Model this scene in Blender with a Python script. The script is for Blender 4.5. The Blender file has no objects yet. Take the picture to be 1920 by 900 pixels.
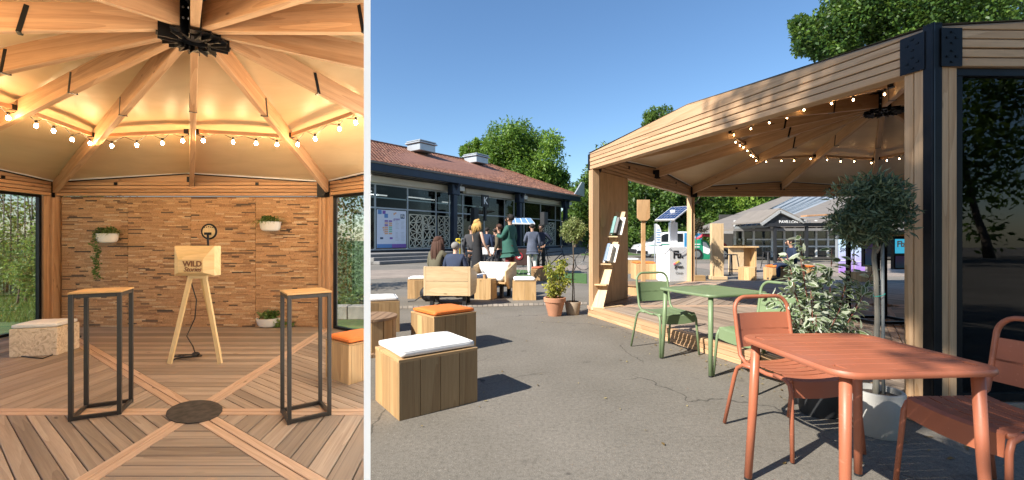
import bpy, bmesh, math, random
import numpy as np
from mathutils import Vector, Matrix
R = math.radians
random.seed(7)
SC = bpy.context.scene
COL = SC.collection
# ------------------------------------------------------------ camera
F = 820.0          # focal length in photo pixels (photo 1920 wide)
CZ = 1.2           # eye height above the asphalt
cam_d = bpy.data.cameras.new('camera')
cam = bpy.data.objects.new('camera', cam_d); COL.objects.link(cam)
cam_d.sensor_width = 36.0; cam_d.lens = 36.0*F/1920.0
cam_d.clip_start = 0.05; cam_d.clip_end = 2000
cam.location = (0, 0, CZ); cam.rotation_euler = (R(90), 0, 0)
SC.camera = cam
# ------------------------------------------------------------ world and sun
SUN_EL, SUN_AZ = R(39), math.atan2(-.82, -.57)     # azimuth measured from +Y towards +X
w = bpy.data.worlds.new('World'); SC.world = w; w.use_nodes = True
nt = w.node_tree; nt.nodes.clear()
wo = nt.nodes.new('ShaderNodeOutputWorld'); wb = nt.nodes.new('ShaderNodeBackground')
sk = nt.nodes.new('ShaderNodeTexSky'); sk.sky_type = 'NISHITA'; sk.sun_disc = False
sk.sun_elevation = SUN_EL; sk.sun_rotation = SUN_AZ
sk.air_density = 1.15; sk.dust_density = 0.5; sk.ozone_density = 4.5; sk.altitude = 100
wb.inputs['Strength'].default_value = 0.085
hsv = nt.nodes.new('ShaderNodeHueSaturation'); hsv.inputs['Saturation'].default_value = 1.08; hsv.inputs['Value'].default_value = 1.10
nt.links.new(sk.outputs[0], hsv.inputs['Color']); nt.links.new(hsv.outputs[0], wb.inputs[0]); nt.links.new(wb.outputs[0], wo.inputs[0])
sun_d = bpy.data.lights.new('sun', 'SUN'); sun_d.energy = 4.6; sun_d.angle = R(0.53); sun_d.color = (1, .94, .85)
sun = bpy.data.objects.new('sun', sun_d); COL.objects.link(sun)
sdir = Vector((math.sin(SUN_AZ)*math.cos(SUN_EL), math.cos(SUN_AZ)*math.cos(SUN_EL), math.sin(SUN_EL)))
sun.rotation_euler = sdir.to_track_quat('Z', 'Y').to_euler(); sun.location = (-20, -20, 30)
SC.view_settings.view_transform = 'Standard'; SC.view_settings.look = 'None'
SC.view_settings.exposure = 1.0; SC.view_settings.gamma = 1.0
SC.cycles.max_bounces = 8; SC.cycles.transparent_max_bounces = 12
SC.cycles.use_denoising = True
# ------------------------------------------------------------ pixel helpers (measuring the photo)
ZL = -0.30         # deck height of the left pavilion
def PX(x, Y): return (x-960)/F*Y
def ZY(y, Y): return CZ+(450-y)/F*Y
def G(x, y, z=0.0):
    Y = (CZ-z)*F/(y-450); return Vector((PX(x, Y), Y, z))
def GL(x, y, z=ZL): return G(x, y, z)
SLAB = {}
MODE = {'side': None, 'shade': False}
SHADED = []
# ------------------------------------------------------------ materials
MATS = {}
def nodes_of(m):
    m.use_nodes = True; t = m.node_tree; t.nodes.clear()
    o = t.nodes.new('ShaderNodeOutputMaterial'); p = t.nodes.new('ShaderNodeBsdfPrincipled')
    t.links.new(p.outputs[0], o.inputs[0]); return t, p, o
def N(t, k, **kw):
    n = t.nodes.new(k)
    for a, v in kw.items():
        if a.startswith('i_'):
            key = a[2:]; key = int(key) if key.isdigit() else key
            n.inputs[key].default_value = v
        else: setattr(n, a, v)
    return n
def ramp(t, stops, fac):
    r = N(t, 'ShaderNodeValToRGB'); e = r.color_ramp.elements
    while len(e) < len(stops): e.new(0.5)
    for k, (p, c) in enumerate(stops):
        e[k].position = p; e[k].color = (*c, 1) if len(c) == 3 else c
    t.links.new(fac, r.inputs[0]); return r.outputs[0]
def mixc(t, a, b, fac, mode='MIX'):
    m = N(t, 'ShaderNodeMix', data_type='RGBA', blend_type=mode)
    for s, v in ((m.inputs[6], a), (m.inputs[7], b), (m.inputs[0], fac)):
        if isinstance(v, (int, float)): s.default_value = v
        elif isinstance(v, tuple): s.default_value = (*v, 1)
        else: t.links.new(v, s)
    return m.outputs[2]
def bump(t, p, h, strength=.3, dist=.01):
    b = N(t, 'ShaderNodeBump'); b.inputs['Strength'].default_value = strength; b.inputs['Distance'].default_value = dist
    t.links.new(h, b.inputs['Height']); t.links.new(b.outputs[0], p.inputs['Normal'])
def coords(t, kind='Object', scale=(1, 1, 1)):
    c = N(t, 'ShaderNodeTexCoord'); m = N(t, 'ShaderNodeMapping'); m.inputs['Scale'].default_value = scale
    t.links.new(c.outputs[kind], m.inputs[0]); return m.outputs[0]
def plain(name, col, rough=.5, metal=0, var=.12, nscale=8, spec=.5, coat=0, bumps=0.0, emis=None, es=0, rand=0.0):
    if name in MATS: return MATS[name]
    m = bpy.data.materials.new(name); t, p, o = nodes_of(m)
    n = N(t, 'ShaderNodeTexNoise'); n.inputs['Scale'].default_value = nscale; n.inputs['Detail'].default_value = 5
    t.links.new(coords(t), n.inputs[0])
    lo = tuple(c*(1-var) for c in col); hi = tuple(min(1, c*(1+var)) for c in col)
    c = ramp(t, [(.3, lo), (.7, hi)], n.outputs[0])
    if rand:
        oi = N(t, 'ShaderNodeObjectInfo')
        c = mixc(t, c, ramp(t, [(0, (1-rand,)*3), (1, (1+rand*.3,)*3)], oi.outputs['Random']), 1.0, 'MULTIPLY')
    t.links.new(c, p.inputs['Base Color'])
    p.inputs['Roughness'].default_value = rough; p.inputs['Metallic'].default_value = metal
    p.inputs['Specular IOR Level'].default_value = spec; p.inputs['Coat Weight'].default_value = coat
    if bumps: bump(t, p, n.outputs[0], bumps, .004)
    if emis: p.inputs['Emission Color'].default_value = (*emis, 1); p.inputs['Emission Strength'].default_value = es
    MATS[name] = m; return m
def wood(name, dark, light, rough=.55, gs=14, rand=.18, knots=True, bstr=.25, weather=0, fine=1.0):
    if name in MATS: return MATS[name]
    m = bpy.data.materials.new(name); t, p, o = nodes_of(m)
    uv = N(t, 'ShaderNodeTexCoord').outputs['UV']
    oi = N(t, 'ShaderNodeObjectInfo')
    off = N(t, 'ShaderNodeVectorMath', operation='ADD'); sc = N(t, 'ShaderNodeVectorMath', operation='SCALE'); sc.inputs[0].default_value = (37, 91, 5)
    t.links.new(oi.outputs['Random'], sc.inputs['Scale']); t.links.new(uv, off.inputs[0]); t.links.new(sc.outputs[0], off.inputs[1])
    def mp(s):
        mm = N(t, 'ShaderNodeMapping'); mm.inputs['Scale'].default_value = s; t.links.new(off.outputs[0], mm.inputs[0]); return mm.outputs[0]
    # knots push the grain aside
    n0 = N(t, 'ShaderNodeTexNoise'); n0.inputs['Scale'].default_value = 1; n0.inputs['Detail'].default_value = 2; t.links.new(mp((.3, gs*.5, 1)), n0.inputs[0])
    n1 = N(t, 'ShaderNodeTexNoise'); n1.inputs['Scale'].default_value = 1; n1.inputs['Detail'].default_value = 4; n1.inputs['Distortion'].default_value = .4; t.links.new(mp((.7, gs*3.4*fine, 1)), n1.inputs[0])
    n2 = N(t, 'ShaderNodeTexNoise'); n2.inputs['Scale'].default_value = 1; n2.inputs['Detail'].default_value = 3; t.links.new(mp((6, gs*14*fine, 1)), n2.inputs[0])
    wv = N(t, 'ShaderNodeMath', operation='MULTIPLY'); wv.inputs[1].default_value = 7.0; t.links.new(n0.outputs[0], wv.inputs[0])
    fr = N(t, 'ShaderNodeMath', operation='FRACT'); t.links.new(wv.outputs[0], fr.inputs[0])
    mixf = N(t, 'ShaderNodeMix'); mixf.inputs[0].default_value = .68; t.links.new(fr.outputs[0], mixf.inputs[2]); t.links.new(n1.outputs[0], mixf.inputs[3])
    mid = tuple((a*.45+b*.55) for a, b in zip(dark, light))
    c = ramp(t, [(.15, dark), (.45, mid), (.8, light)], mixf.outputs[0])
    c = mixc(t, c, ramp(t, [(.3, (.80,)*3), (.6, (1.0,)*3)], n2.outputs[0]), .7, 'MULTIPLY')
    if knots:
        v = N(t, 'ShaderNodeTexVoronoi'); v.inputs['Scale'].default_value = 1; t.links.new(mp((2.0, 7.0, 1)), v.inputs['Vector'])
        k = ramp(t, [(.05, (1, 1, 1)), (.10, (0, 0, 0))], v.outputs['Distance'])
        sel = ramp(t, [(.55, (0, 0, 0)), (.59, (1, 1, 1))], v.outputs['Color'])
        kk = mixc(t, k, sel, 1.0, 'MULTIPLY')
        c = mixc(t, c, tuple(x*.42 for x in dark), kk)
    if weather:
        g = N(t, 'ShaderNodeTexNoise'); g.inputs['Scale'].default_value = 2.2; g.inputs['Detail'].default_value = 5; t.links.new(coords(t), g.inputs[0])
        c = mixc(t, c, (.30, .27, .24), ramp(t, [(.4, (0, 0, 0)), (.75, (weather,)*3)], g.outputs[0]))
    c = mixc(t, c, ramp(t, [(0, (1-rand,)*3), (1, (1+rand*.35,)*3)], oi.outputs['Random']), 1.0, 'MULTIPLY')
    t.links.new(c, p.inputs['Base Color']); p.inputs['Roughness'].default_value = rough; p.inputs['Specular IOR Level'].default_value = .35
    bump(t, p, mixf.outputs[0], bstr, .003)
    MATS[name] = m; return m
def leafmat(name, dark, mid, light, trans=.35, rough=.5, sheen=.4):
    if name in MATS: return MATS[name]
    m = bpy.data.materials.new(name); t, p, o = nodes_of(m)
    a = N(t, 'ShaderNodeAttribute', attribute_name='tone')
    c = ramp(t, [(0, dark), (.5, mid), (1, light)], a.outputs['Fac'])
    t.links.new(c, p.inputs['Base Color']); p.inputs['Roughness'].default_value = rough; p.inputs['Specular IOR Level'].default_value = sheen
    tr = N(t, 'ShaderNodeBsdfTranslucent'); t.links.new(mixc(t, c, (.55, .75, .12), .25), tr.inputs[0])
    mx = N(t, 'ShaderNodeMixShader'); mx.inputs[0].default_value = trans
    t.links.new(p.outputs[0], mx.inputs[1]); t.links.new(tr.outputs[0], mx.inputs[2]); t.links.new(mx.outputs[0], o.inputs[0])
    MATS[name] = m; return m
def glassmat(name, tint=(.8, .85, .86), refl=1.0, alpha=.9):
    if name in MATS: return MATS[name]
    m = bpy.data.materials.new(name); t, p, o = nodes_of(m)
    tr = N(t, 'ShaderNodeBsdfTransparent'); tr.inputs[0].default_value = (*tint, 1)
    gl = N(t, 'ShaderNodeBsdfGlossy'); gl.inputs['Roughness'].default_value = .01
    fr = N(t, 'ShaderNodeFresnel'); fr.inputs[0].default_value = 1.5
    mu = N(t, 'ShaderNodeMath', operation='MULTIPLY'); mu.inputs[1].default_value = refl; mu.use_clamp = True
    t.links.new(fr.outputs[0], mu.inputs[0])
    mx = N(t, 'ShaderNodeMixShader'); t.links.new(mu.outputs[0], mx.inputs[0]); t.links.new(tr.outputs[0], mx.inputs[1]); t.links.new(gl.outputs[0], mx.inputs[2]); t.links.new(mx.outputs[0], o.inputs[0])
    MATS[name] = m; return m
def attrcol(name, rough=.6, bstr=.0, nscale=40, amt=.25):
    if name in MATS: return MATS[name]
    m = bpy.data.materials.new(name); t, p, o = nodes_of(m)
    a = N(t, 'ShaderNodeAttribute', attribute_name='Col')
    n = N(t, 'ShaderNodeTexNoise'); n.inputs['Scale'].default_value = nscale; n.inputs['Detail'].default_value = 4; t.links.new(coords(t), n.inputs[0])
    c = mixc(t, a.outputs['Color'], ramp(t, [(.3, (1-amt,)*3), (.7, (1+amt*.5,)*3)], n.outputs[0]), 1.0, 'MULTIPLY')
    t.links.new(c, p.inputs['Base Color']); p.inputs['Roughness'].default_value = rough
    if bstr: bump(t, p, n.outputs[0], bstr, .004)
    MATS[name] = m; return m
# ------------------------------------------------------------ objects
MW = {}
def setp(o, label=None, cat=None, group=None, kind=None):
    if label: o['label'] = label
    if cat: o['category'] = cat
    if group: o['group'] = group
    if kind: o['kind'] = kind
    return o
def reg(o, parent=None):
    COL.objects.link(o)
    m = Matrix.Translation(o.location) @ o.rotation_euler.to_matrix().to_4x4()
    if parent is not None:
        o.parent = parent; m = MW[parent.name] @ m
    MW[o.name] = m
    if MODE['shade'] and o.type == 'MESH': SHADED.append(o)
    return o
def thing(name, label, cat, loc=(0, 0, 0), rz=0, group=None):
    o = bpy.data.objects.new(name, None); o.empty_display_size = .2
    o.location = loc; o.rotation_euler = (0, 0, rz); reg(o)
    return setp(o, label, cat, group)
def copy_tree(o, loc, rz, label=None):
    def rec(s, par):
        c = s.copy(); 
        if par is None:
            c.location = loc; c.rotation_euler = (0, 0, rz)
        reg(c, par)
        if par is not None: c.matrix_parent_inverse = s.matrix_parent_inverse
        for ch in [x for x in KIDS.get(s.name, [])]:
            n = rec(ch, c); KIDS.setdefault(c.name, []).append(n)
        return c
    r = rec(o, None)
    if label: r['label'] = label
    return r
KIDS = {}
class MB:
    def __init__(s): s.v = []; s.f = []; s.g = []; s.c = []; s.off = []
    def add(s, vs, fs, grain=(1, 0, 0), col=None, off=None):
        b = len(s.v); s.v += [tuple(p) for p in vs]; s.f += [tuple(i+b for i in f) for f in fs]
        o = off if off is not None else (random.random()*40, random.random()*40)
        s.g += [grain]*len(fs); s.c += [col]*len(fs); s.off += [o]*len(fs); return s
    def box(s, c, sz, rz=0, grain=None, col=None, tilt=None):
        hx, hy, hz = sz[0]/2, sz[1]/2, sz[2]/2
        m = Matrix.Rotation(rz, 3, 'Z')
        if tilt is not None: m = m @ Matrix.Rotation(tilt[1], 3, tilt[0])
        c = Vector(c)
        vs = [c+m @ Vector((x*hx, y*hy, z*hz)) for z in (-1, 1) for y in (-1, 1) for x in (-1, 1)]
        if grain is None:
            k = max(range(3), key=lambda i: sz[i]); grain = Vector([1 if i == k else 0 for i in range(3)])
        grain = m @ Vector(grain)
        return s.add(vs, [(0, 2, 3, 1), (4, 5, 7, 6), (0, 1, 5, 4), (2, 6, 7, 3), (0, 4, 6, 2), (1, 3, 7, 5)], grain, col)
    def beam(s, p, q, w, h, up=(0, 0, 1), col=None):
        p, q = Vector(p), Vector(q); d = (q-p).normalized(); side = d.cross(Vector(up))
        if side.length < 1e-5: side = d.cross(Vector((1, 0, 0)))
        side.normalize(); u = side.cross(d)
        vs = [a+side*w/2*i+u*h/2*j for a in (p, q) for j in (-1, 1) for i in (-1, 1)]
        return s.add(vs, [(0, 1, 3, 2), (4, 6, 7, 5), (0, 4, 5, 1), (2, 3, 7, 6), (0, 2, 6, 4), (1, 5, 7, 3)], d, col)
    def prism(s, poly, z0, z1, grain=(1, 0, 0), col=None):
        a = sum(poly[i][0]*poly[(i+1) % len(poly)][1]-poly[(i+1) % len(poly)][0]*poly[i][1] for i in range(len(poly)))
        if a < 0: poly = poly[::-1]
        n = len(poly)
        vs = [(p[0], p[1], z0) for p in poly]+[(p[0], p[1], z1) for p in poly]
        fs = [tuple(range(n-1, -1, -1)), tuple(range(n, 2*n))]+[(i, (i+1) % n, n+(i+1) % n, n+i) for i in range(n)]
        return s.add(vs, fs, Vector((grain[0], grain[1], 0)), col)
    def slab(s, pts, nrm, th, grain=(1, 0, 0), col=None):
        """closed plate: 3-D polygon pts extruded by th along nrm"""
        nrm = Vector(nrm).normalized()*th; n = len(pts); pts = [Vector(p) for p in pts]
        fn = sum(((pts[i]-pts[0]).cross(pts[(i+1) % n]-pts[0]) for i in range(n)), Vector())
        if fn.dot(nrm) > 0: pts = pts[::-1]
        vs = pts+[p+nrm for p in pts]
        fs = [tuple(range(n)), tuple(range(2*n-1, n-1, -1))]+[(i, n+i, n+(i+1) % n, (i+1) % n) for i in range(n)]
        return s.add(vs, fs, Vector(grain), col)
    def tube(s, pts, r, n=8, caps=True, col=None, closed=False):
        pts = [Vector(p) for p in pts]; m = len(pts); rr = r if isinstance(r, (list, tuple)) else [r]*m
        vs = []; prev = None
        for i, p in enumerate(pts):
            if closed: d = pts[(i+1) % m]-pts[i-1]
            else: d = (pts[min(i+1, m-1)]-pts[max(i-1, 0)])
            d.normalize()
            if prev is None:
                a = d.cross(Vector((0, 0, 1)))
                if a.length < .1: a = d.cross(Vector((1, 0, 0)))
            else: a = prev-d*prev.dot(d)
            a.normalize(); prev = a; b = d.cross(a)
            vs += [p+(a*math.cos(2*math.pi*k/n)+b*math.sin(2*math.pi*k/n))*rr[i] for k in range(n)]
        fs = []
        for i in range(m if closed else m-1):
            j = (i+1) % m
            fs += [(i*n+k, j*n+k, j*n+(k+1) % n, i*n+(k+1) % n) for k in range(n)]
        if caps and not closed: fs += [tuple(range(n)), tuple(range((m-1)*n+n-1, (m-1)*n-1, -1))]
        return s.add(vs, fs, (pts[-1]-pts[0]) if not closed else (1, 0, 0), col)
    def lathe(s, c, prof, n=24, col=None, sx=1, sy=1, ax=None):
        c = Vector(c); vs = []; 
        for r, z in prof:
            for k in range(n):
                a = 2*math.pi*k/n; p = Vector((r*math.cos(a)*sx, r*math.sin(a)*sy, z))
                vs.append(c+(ax @ p if ax is not None else p))
        fs = []
        for i in range(len(prof)-1):
            fs += [(i*n+k, i*n+(k+1) % n, (i+1)*n+(k+1) % n, (i+1)*n+k) for k in range(n)]
        fs += [tuple(range(n-1, -1, -1)), tuple(range((len(prof)-1)*n, len(prof)*n))]
        return s.add(vs, fs, (0, 0, 1), col)
    def ell(s, c, r, n=12, m=8, rz=0, col=None, ax=None):
        prof = [(math.sin(math.pi*(i+.001)/(m+.002)), -math.cos(math.pi*(i+.001)/(m+.002))) for i in range(m+1)]
        M = Matrix.Rotation(rz, 3, 'Z') @ Matrix.Diagonal(Vector(r))
        if ax is not None: M = ax @ M
        return s.lathe(c, prof, n, col, ax=M)
    def quad(s, a, b, c, d, grain=(1, 0, 0), col=None): return s.add([a, b, c, d], [(0, 1, 2, 3)], grain, col)
    def build(s, name, mat, parent=None, smooth=False, bevel=0, world=True, label=None, kind=None, uv=True, seg=1):
        me = bpy.data.meshes.new(name)
        off = Vector((0, 0, 0))
        vs = s.v
        if world and parent is not None:
            inv = MW[parent.name].inverted(); vs = [tuple(inv @ Vector(p)) for p in vs]
            ginv = inv.to_3x3()
        else: ginv = None
        me.from_pydata(vs, [], s.f); 
        if uv and s.f:
            lay = me.uv_layers.new(name='UVMap'); data = np.zeros(len(me.loops)*2, dtype=np.float32); k = 0
            for pi, poly in enumerate(me.polygons):
                g = Vector(s.g[pi]); g = (ginv @ g) if ginv is not None else g
                if g.length < 1e-6: g = Vector((1, 0, 0))
                g.normalize(); n = poly.normal; o = s.off[pi]
                t = g-n*g.dot(n)
                endg = t.length < .35
                if endg: t = n.orthogonal()
                t.normalize(); b = n.cross(t); q = 1.0
                for li in poly.loop_indices:
                    p = me.vertices[me.loops[li].vertex_index].co
                    data[2*li] = (p.dot(t)*(6 if endg else 1)+o[0]); data[2*li+1] = p.dot(b)*(.35 if endg else 1)+o[1]
            lay.data.foreach_set('uv', data)
        if any(c is not None for c in s.c):
            at = me.attributes.new('Col', 'FLOAT_COLOR', 'CORNER'); arr = np.ones((len(me.loops), 4), dtype=np.float32)
            for pi, poly in enumerate(me.polygons):
                c = s.c[pi] or (1, 1, 1); arr[poly.loop_start:poly.loop_start+poly.loop_total, :3] = c
            at.data.foreach_set('color', arr.ravel())
        mats = mat if isinstance(mat, list) else [mat]
        for m_ in mats: me.materials.append(m_)
        o = bpy.data.objects.new(name, me); reg(o, parent)
        if parent is not None: KIDS.setdefault(parent.name, []).append(o)
        side = MODE['side']
        if side:
            Mw = MW[o.name]; k = .3375 if side == 'L' else .3245
            pn = Vector((1, k, 0)); sgn = 1 if side == 'L' else -1
            ds = [sgn*(Mw @ v.co).dot(pn) for v in me.vertices]
            if max(ds) > 0:
                if min(ds) >= 0:
                    bpy.data.objects.remove(o); 
                    if parent is not None: KIDS[parent.name].pop()
                    if MODE['shade']: SHADED.pop()
                    return None
                bm = bmesh.new(); bm.from_mesh(me); im = Mw.inverted()
                res = bmesh.ops.bisect_plane(bm, geom=bm.verts[:]+bm.edges[:]+bm.faces[:], plane_co=im @ Vector((0, 0, 0)), plane_no=(im.to_3x3() @ (pn*sgn)), clear_outer=True)
                ed = [e for e in res['geom_cut'] if isinstance(e, bmesh.types.BMEdge)]
                if ed: bmesh.ops.holes_fill(bm, edges=ed, sides=0)
                bm.to_mesh(me); bm.free()
        if side == 'L' and MODE.get('front') is not None:
            Mw = MW[o.name]; yc = MODE['front']; ys_ = [(Mw @ v.co).y for v in me.vertices]
            if max(ys_) <= yc:
                bpy.data.objects.remove(o)
                if parent is not None: KIDS[parent.name].pop()
                if MODE['shade']: SHADED.pop()
                return None
            if min(ys_) < yc:
                bm = bmesh.new(); bm.from_mesh(me); im = Mw.inverted()
                res = bmesh.ops.bisect_plane(bm, geom=bm.verts[:]+bm.edges[:]+bm.faces[:], plane_co=im @ Vector((0, yc, 0)), plane_no=(im.to_3x3() @ Vector((0, -1, 0))), clear_outer=True)
                ed = [e for e in res['geom_cut'] if isinstance(e, bmesh.types.BMEdge)]
                if ed: bmesh.ops.holes_fill(bm, edges=ed, sides=0)
                bm.to_mesh(me); bm.free()
        if bevel:
            bm = bmesh.new(); bm.from_mesh(me)
            bmesh.ops.remove_doubles(bm, verts=bm.verts, dist=1e-5)
            es = [e for e in bm.edges if len(e.link_faces) == 2 and e.calc_face_angle(0) > .6]
            bmesh.ops.bevel(bm, geom=es, offset=bevel, segments=seg, affect='EDGES', profile=.5, clamp_overlap=True)
            bm.to_mesh(me); bm.free()
        if smooth:
            for p in me.polygons: p.use_smooth = True
            if smooth == 'auto':
                me.set_sharp_from_angle(angle=R(35))
        if label: o['label'] = label
        if kind: o['kind'] = kind
        return o
def one(mb, name, mat, label, cat, group=None, **kw):
    """a thing that is one mesh; origin moved to its base"""
    o = mb.build(name, mat, None, **kw)
    if o is None: return None
    vs = np.array([v.co for v in o.data.vertices]); 
    c = Vector(((vs[:, 0].min()+vs[:, 0].max())/2, (vs[:, 1].min()+vs[:, 1].max())/2, vs[:, 2].min()))
    o.data.transform(Matrix.Translation(-c)); o.location = c
    MW[o.name] = Matrix.Translation(c)
    return setp(o, label, cat, group)
def struct(mb, name, mat, **kw):
    o = mb.build(name, mat, None, **kw); o['kind'] = 'structure'; return o
def leaves(name, mat, parent, cl, per, size, seed=0, aspect=.45, up=.25, kind=None, fold=.25, shell=.45, tone=(0, 1), jitter=.35):
    """many small folded leaves round the cluster centres cl = [(x,y,z,r)...] (world coords)"""
    rg = np.random.default_rng(seed); cl = np.array(cl, dtype=float); n = len(cl)*per
    cc = np.repeat(cl, per, axis=0)
    d = rg.normal(size=(n, 3)); d /= np.linalg.norm(d, axis=1)[:, None]
    p = cc[:, :3]+d*(cc[:, 3]*rg.random(n)**shell)[:, None]
    a = rg.normal(size=(n, 3))+d*.6; a[:, 2] -= up; a /= np.linalg.norm(a, axis=1)[:, None]
    nn = rg.normal(size=(n, 3))*.8+d*.5+np.array([0, 0, .7]); b = np.cross(a, nn); b /= (np.linalg.norm(b, axis=1)[:, None]+1e-9)
    nn = np.cross(b, a)
    L = size*(1-jitter+2*jitter*rg.random(n))[:, None]
    v = np.empty((n, 4, 3)); v[:, 0] = p; v[:, 1] = p+a*L*.5+b*L*aspect*.5+nn*L*fold*.3; v[:, 2] = p+a*L; v[:, 3] = p+a*L*.5-b*L*aspect*.5+nn*L*fold*.3
    tn = np.clip(rg.normal(.5, .22, n)+np.repeat(rg.normal(0, .21, len(cl)), per), 0, 1)*(tone[1]-tone[0])+tone[0]
    return rawleaf(name, mat, parent, v.reshape(-1, 3), np.repeat(tn, 4), 4, kind)
def rawleaf(name, mat, parent, v, tone, k=4, kind=None):
    side = MODE['side']
    if side:
        q = v.reshape(-1, k, 3); kk = .3375 if side == 'L' else .3245
        ds = (q[:, :, 0]+kk*q[:, :, 1])*(1 if side == 'L' else -1); ok = ds.max(axis=1) < 0
        v = q[ok].reshape(-1, 3); tone = tone.reshape(-1, k)[ok].ravel()
    if parent is not None:
        inv = np.array(MW[parent.name].inverted()); v = v @ inv[:3, :3].T+inv[:3, 3]
    n = len(v)//k; me = bpy.data.meshes.new(name)
    me.vertices.add(len(v)); me.vertices.foreach_set('co', v.astype(np.float32).ravel())
    me.loops.add(len(v)); me.loops.foreach_set('vertex_index', np.arange(len(v), dtype=np.int32))
    me.polygons.add(n); me.polygons.foreach_set('loop_start', (np.arange(n)*k).astype(np.int32)); me.polygons.foreach_set('loop_total', np.full(n, k, dtype=np.int32))
    me.update(calc_edges=True)
    at = me.attributes.new('tone', 'FLOAT', 'POINT'); at.data.foreach_set('value', tone.astype(np.float32))
    me.materials.append(mat); o = bpy.data.objects.new(name, me); reg(o, parent)
    if parent is not None: KIDS.setdefault(parent.name, []).append(o)
    if kind: o['kind'] = kind
    return o
def crown(c, r, n, seed, rc=(.16, .3), flat=.0, surf=.35):
    """cluster centres filling an uneven ellipsoid"""
    rg = np.random.default_rng(seed); out = []; lob = rg.normal(size=(9, 3)); lob /= np.linalg.norm(lob, axis=1)[:, None]; amp = rg.uniform(-.28, .22, 9)
    while len(out) < n:
        d = rg.normal(size=3); d /= np.linalg.norm(d); k = 1+sum(a*max(0, d @ l)**3 for a, l in zip(amp, lob)); q = rg.random()**surf
        if d[2] < -.5 and rg.random() < .5: continue
        m = min(r); out.append((c[0]+d[0]*r[0]*k*q, c[1]+d[1]*r[1]*k*q, c[2]+d[2]*r[2]*k*q*(1 if d[2] > 0 else 1-flat), m*rg.uniform(*rc)))
    return out
def limb_mesh(mb, base, top, r0, r1, seed, wob=.04, n=7, sides=8):
    rg = random.Random(seed); base, top = Vector(base), Vector(top); L = (top-base).length; pts = []; rr = []
    for i in range(n):
        t = i/(n-1); p = base.lerp(top, t)+Vector((rg.uniform(-1, 1), rg.uniform(-1, 1), 0))*wob*L*(0 if i == 0 else t**.5); pts.append(p); rr.append(r0*(1-t)+r1*t)
    rr[0] *= 1.25; mb.tube(pts, rr, sides); return pts
BARK = wood('bark', (.06, .045, .035), (.2, .16, .12), .9, 5, .1, False, 1.0)
def tree(label, base, h, cz, r, ncl, per, leaf, mat, seed, rt=.25, group=None, name='tree', cat='tree', limbs=7):
    t = thing(name, label, cat, base, 0, group); b = Vector(base); rg = random.Random(seed)
    mb = MB(); pts = limb_mesh(mb, b-Vector((0, 0, .2)), b+Vector((0, 0, cz+r[2]*.5)), rt, rt*.25, seed, .02, 9, 10)
    for k in range(limbs):
        a = 2*math.pi*k/limbs+rg.random(); s = pts[3+k % 4]; e = b+Vector((math.cos(a)*r[0]*.7, math.sin(a)*r[1]*.7, cz+rg.uniform(-.2, .6)*r[2]))
        limb_mesh(mb, s, e, rt*.42, rt*.08, seed+k, .05, 5, 6)
    mb.build('trunk', BARK, t, smooth=True)
    leaves('crown', mat, t, crown((b.x, b.y, b.z+cz), r, ncl, seed), per, leaf, seed)
    return t
def text(s, name, mat, parent, org, xdir, ydir, size, align='CENTER', ext=.002, shear=0, bold=0, space=1.0, label=None):
    cu = bpy.data.curves.new(name, 'FONT'); cu.body = s; cu.size = size; cu.align_x = align; cu.align_y = 'CENTER'; cu.extrude = ext; cu.shear = shear; cu.offset = bold; cu.space_character = space; cu.resolution_u = 3
    tmp = bpy.data.objects.new('tmp', cu); me = bpy.data.meshes.new_from_object(tmp); bpy.data.objects.remove(tmp); bpy.data.curves.remove(cu)
    x = Vector(xdir).normalized(); y = Vector(ydir).normalized(); z = x.cross(y); M = Matrix((x, y, z)).transposed().to_4x4(); M.translation = Vector(org)
    me.transform(M)
    if parent is not None: me.transform(MW[parent.name].inverted())
    me.materials.clear(); me.materials.append(mat); me.name = name
    o = bpy.data.objects.new(name, me); reg(o, parent)
    if parent is not None: KIDS.setdefault(parent.name, []).append(o)
    if label: o['label'] = label
    return o
def clip(poly, a, b, c):
    """keep a*x+b*y+c>=0"""
    out = []
    for i in range(len(poly)):
        p, q = poly[i], poly[(i+1) % len(poly)]; dp = a*p[0]+b*p[1]+c; dq = a*q[0]+b*q[1]+c
        if dp >= 0: out.append(p)
        if dp*dq < 0:
            t = dp/(dp-dq); out.append((p[0]+(q[0]-p[0])*t, p[1]+(q[1]-p[1])*t))
    return out
# palette
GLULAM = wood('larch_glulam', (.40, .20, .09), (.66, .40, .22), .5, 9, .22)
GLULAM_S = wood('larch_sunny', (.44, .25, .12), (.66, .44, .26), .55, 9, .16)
DECK = wood('deck_larch', (.235, .168, .122), (.44, .345, .26), .6, 12, .38, True, .3, .25)
JOINT = wood('joint_board', (.42, .27, .17), (.60, .42, .30), .6, 12, .15, True, .3)
PINE = wood('pine_board', (.50, .30, .12), (.70, .47, .24), .5, 8, .22)
OAK = wood('stool_fir', (.40, .23, .10), (.60, .40, .20), .5, 8, .38)
PLY = wood('spruce_panel', (.56, .38, .19), (.74, .55, .33), .55, 4, .08)
BLACK = plain('black_steel', (.012, .013, .016), .38, .6, .2)
BLACKM = plain('matt_black', (.015, .015, .017), .55, 0, .2)
DGREY = plain('dark_grey_steel', (.05, .045, .04), .4, .5, .1)
STEEL = plain('zinc_bolt', (.5, .5, .5), .35, .9, .1)
WHITE = plain('white_fabric', (.80, .79, .77), .75, 0, .04, 30, bumps=.1)
WPAINT = plain('white_paint', (.82, .82, .81), .5, 0, .02, 3)
ORANGE = plain('orange_fabric', (.78, .20, .035), .7, 0, .06, 30, bumps=.1)
WIRE = plain('black_cable', (.01, .01, .01), .5)
BULB = plain('lit_bulb', (1, .8, .5), .3, emis=(1, .67, .34), es=215)
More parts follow.
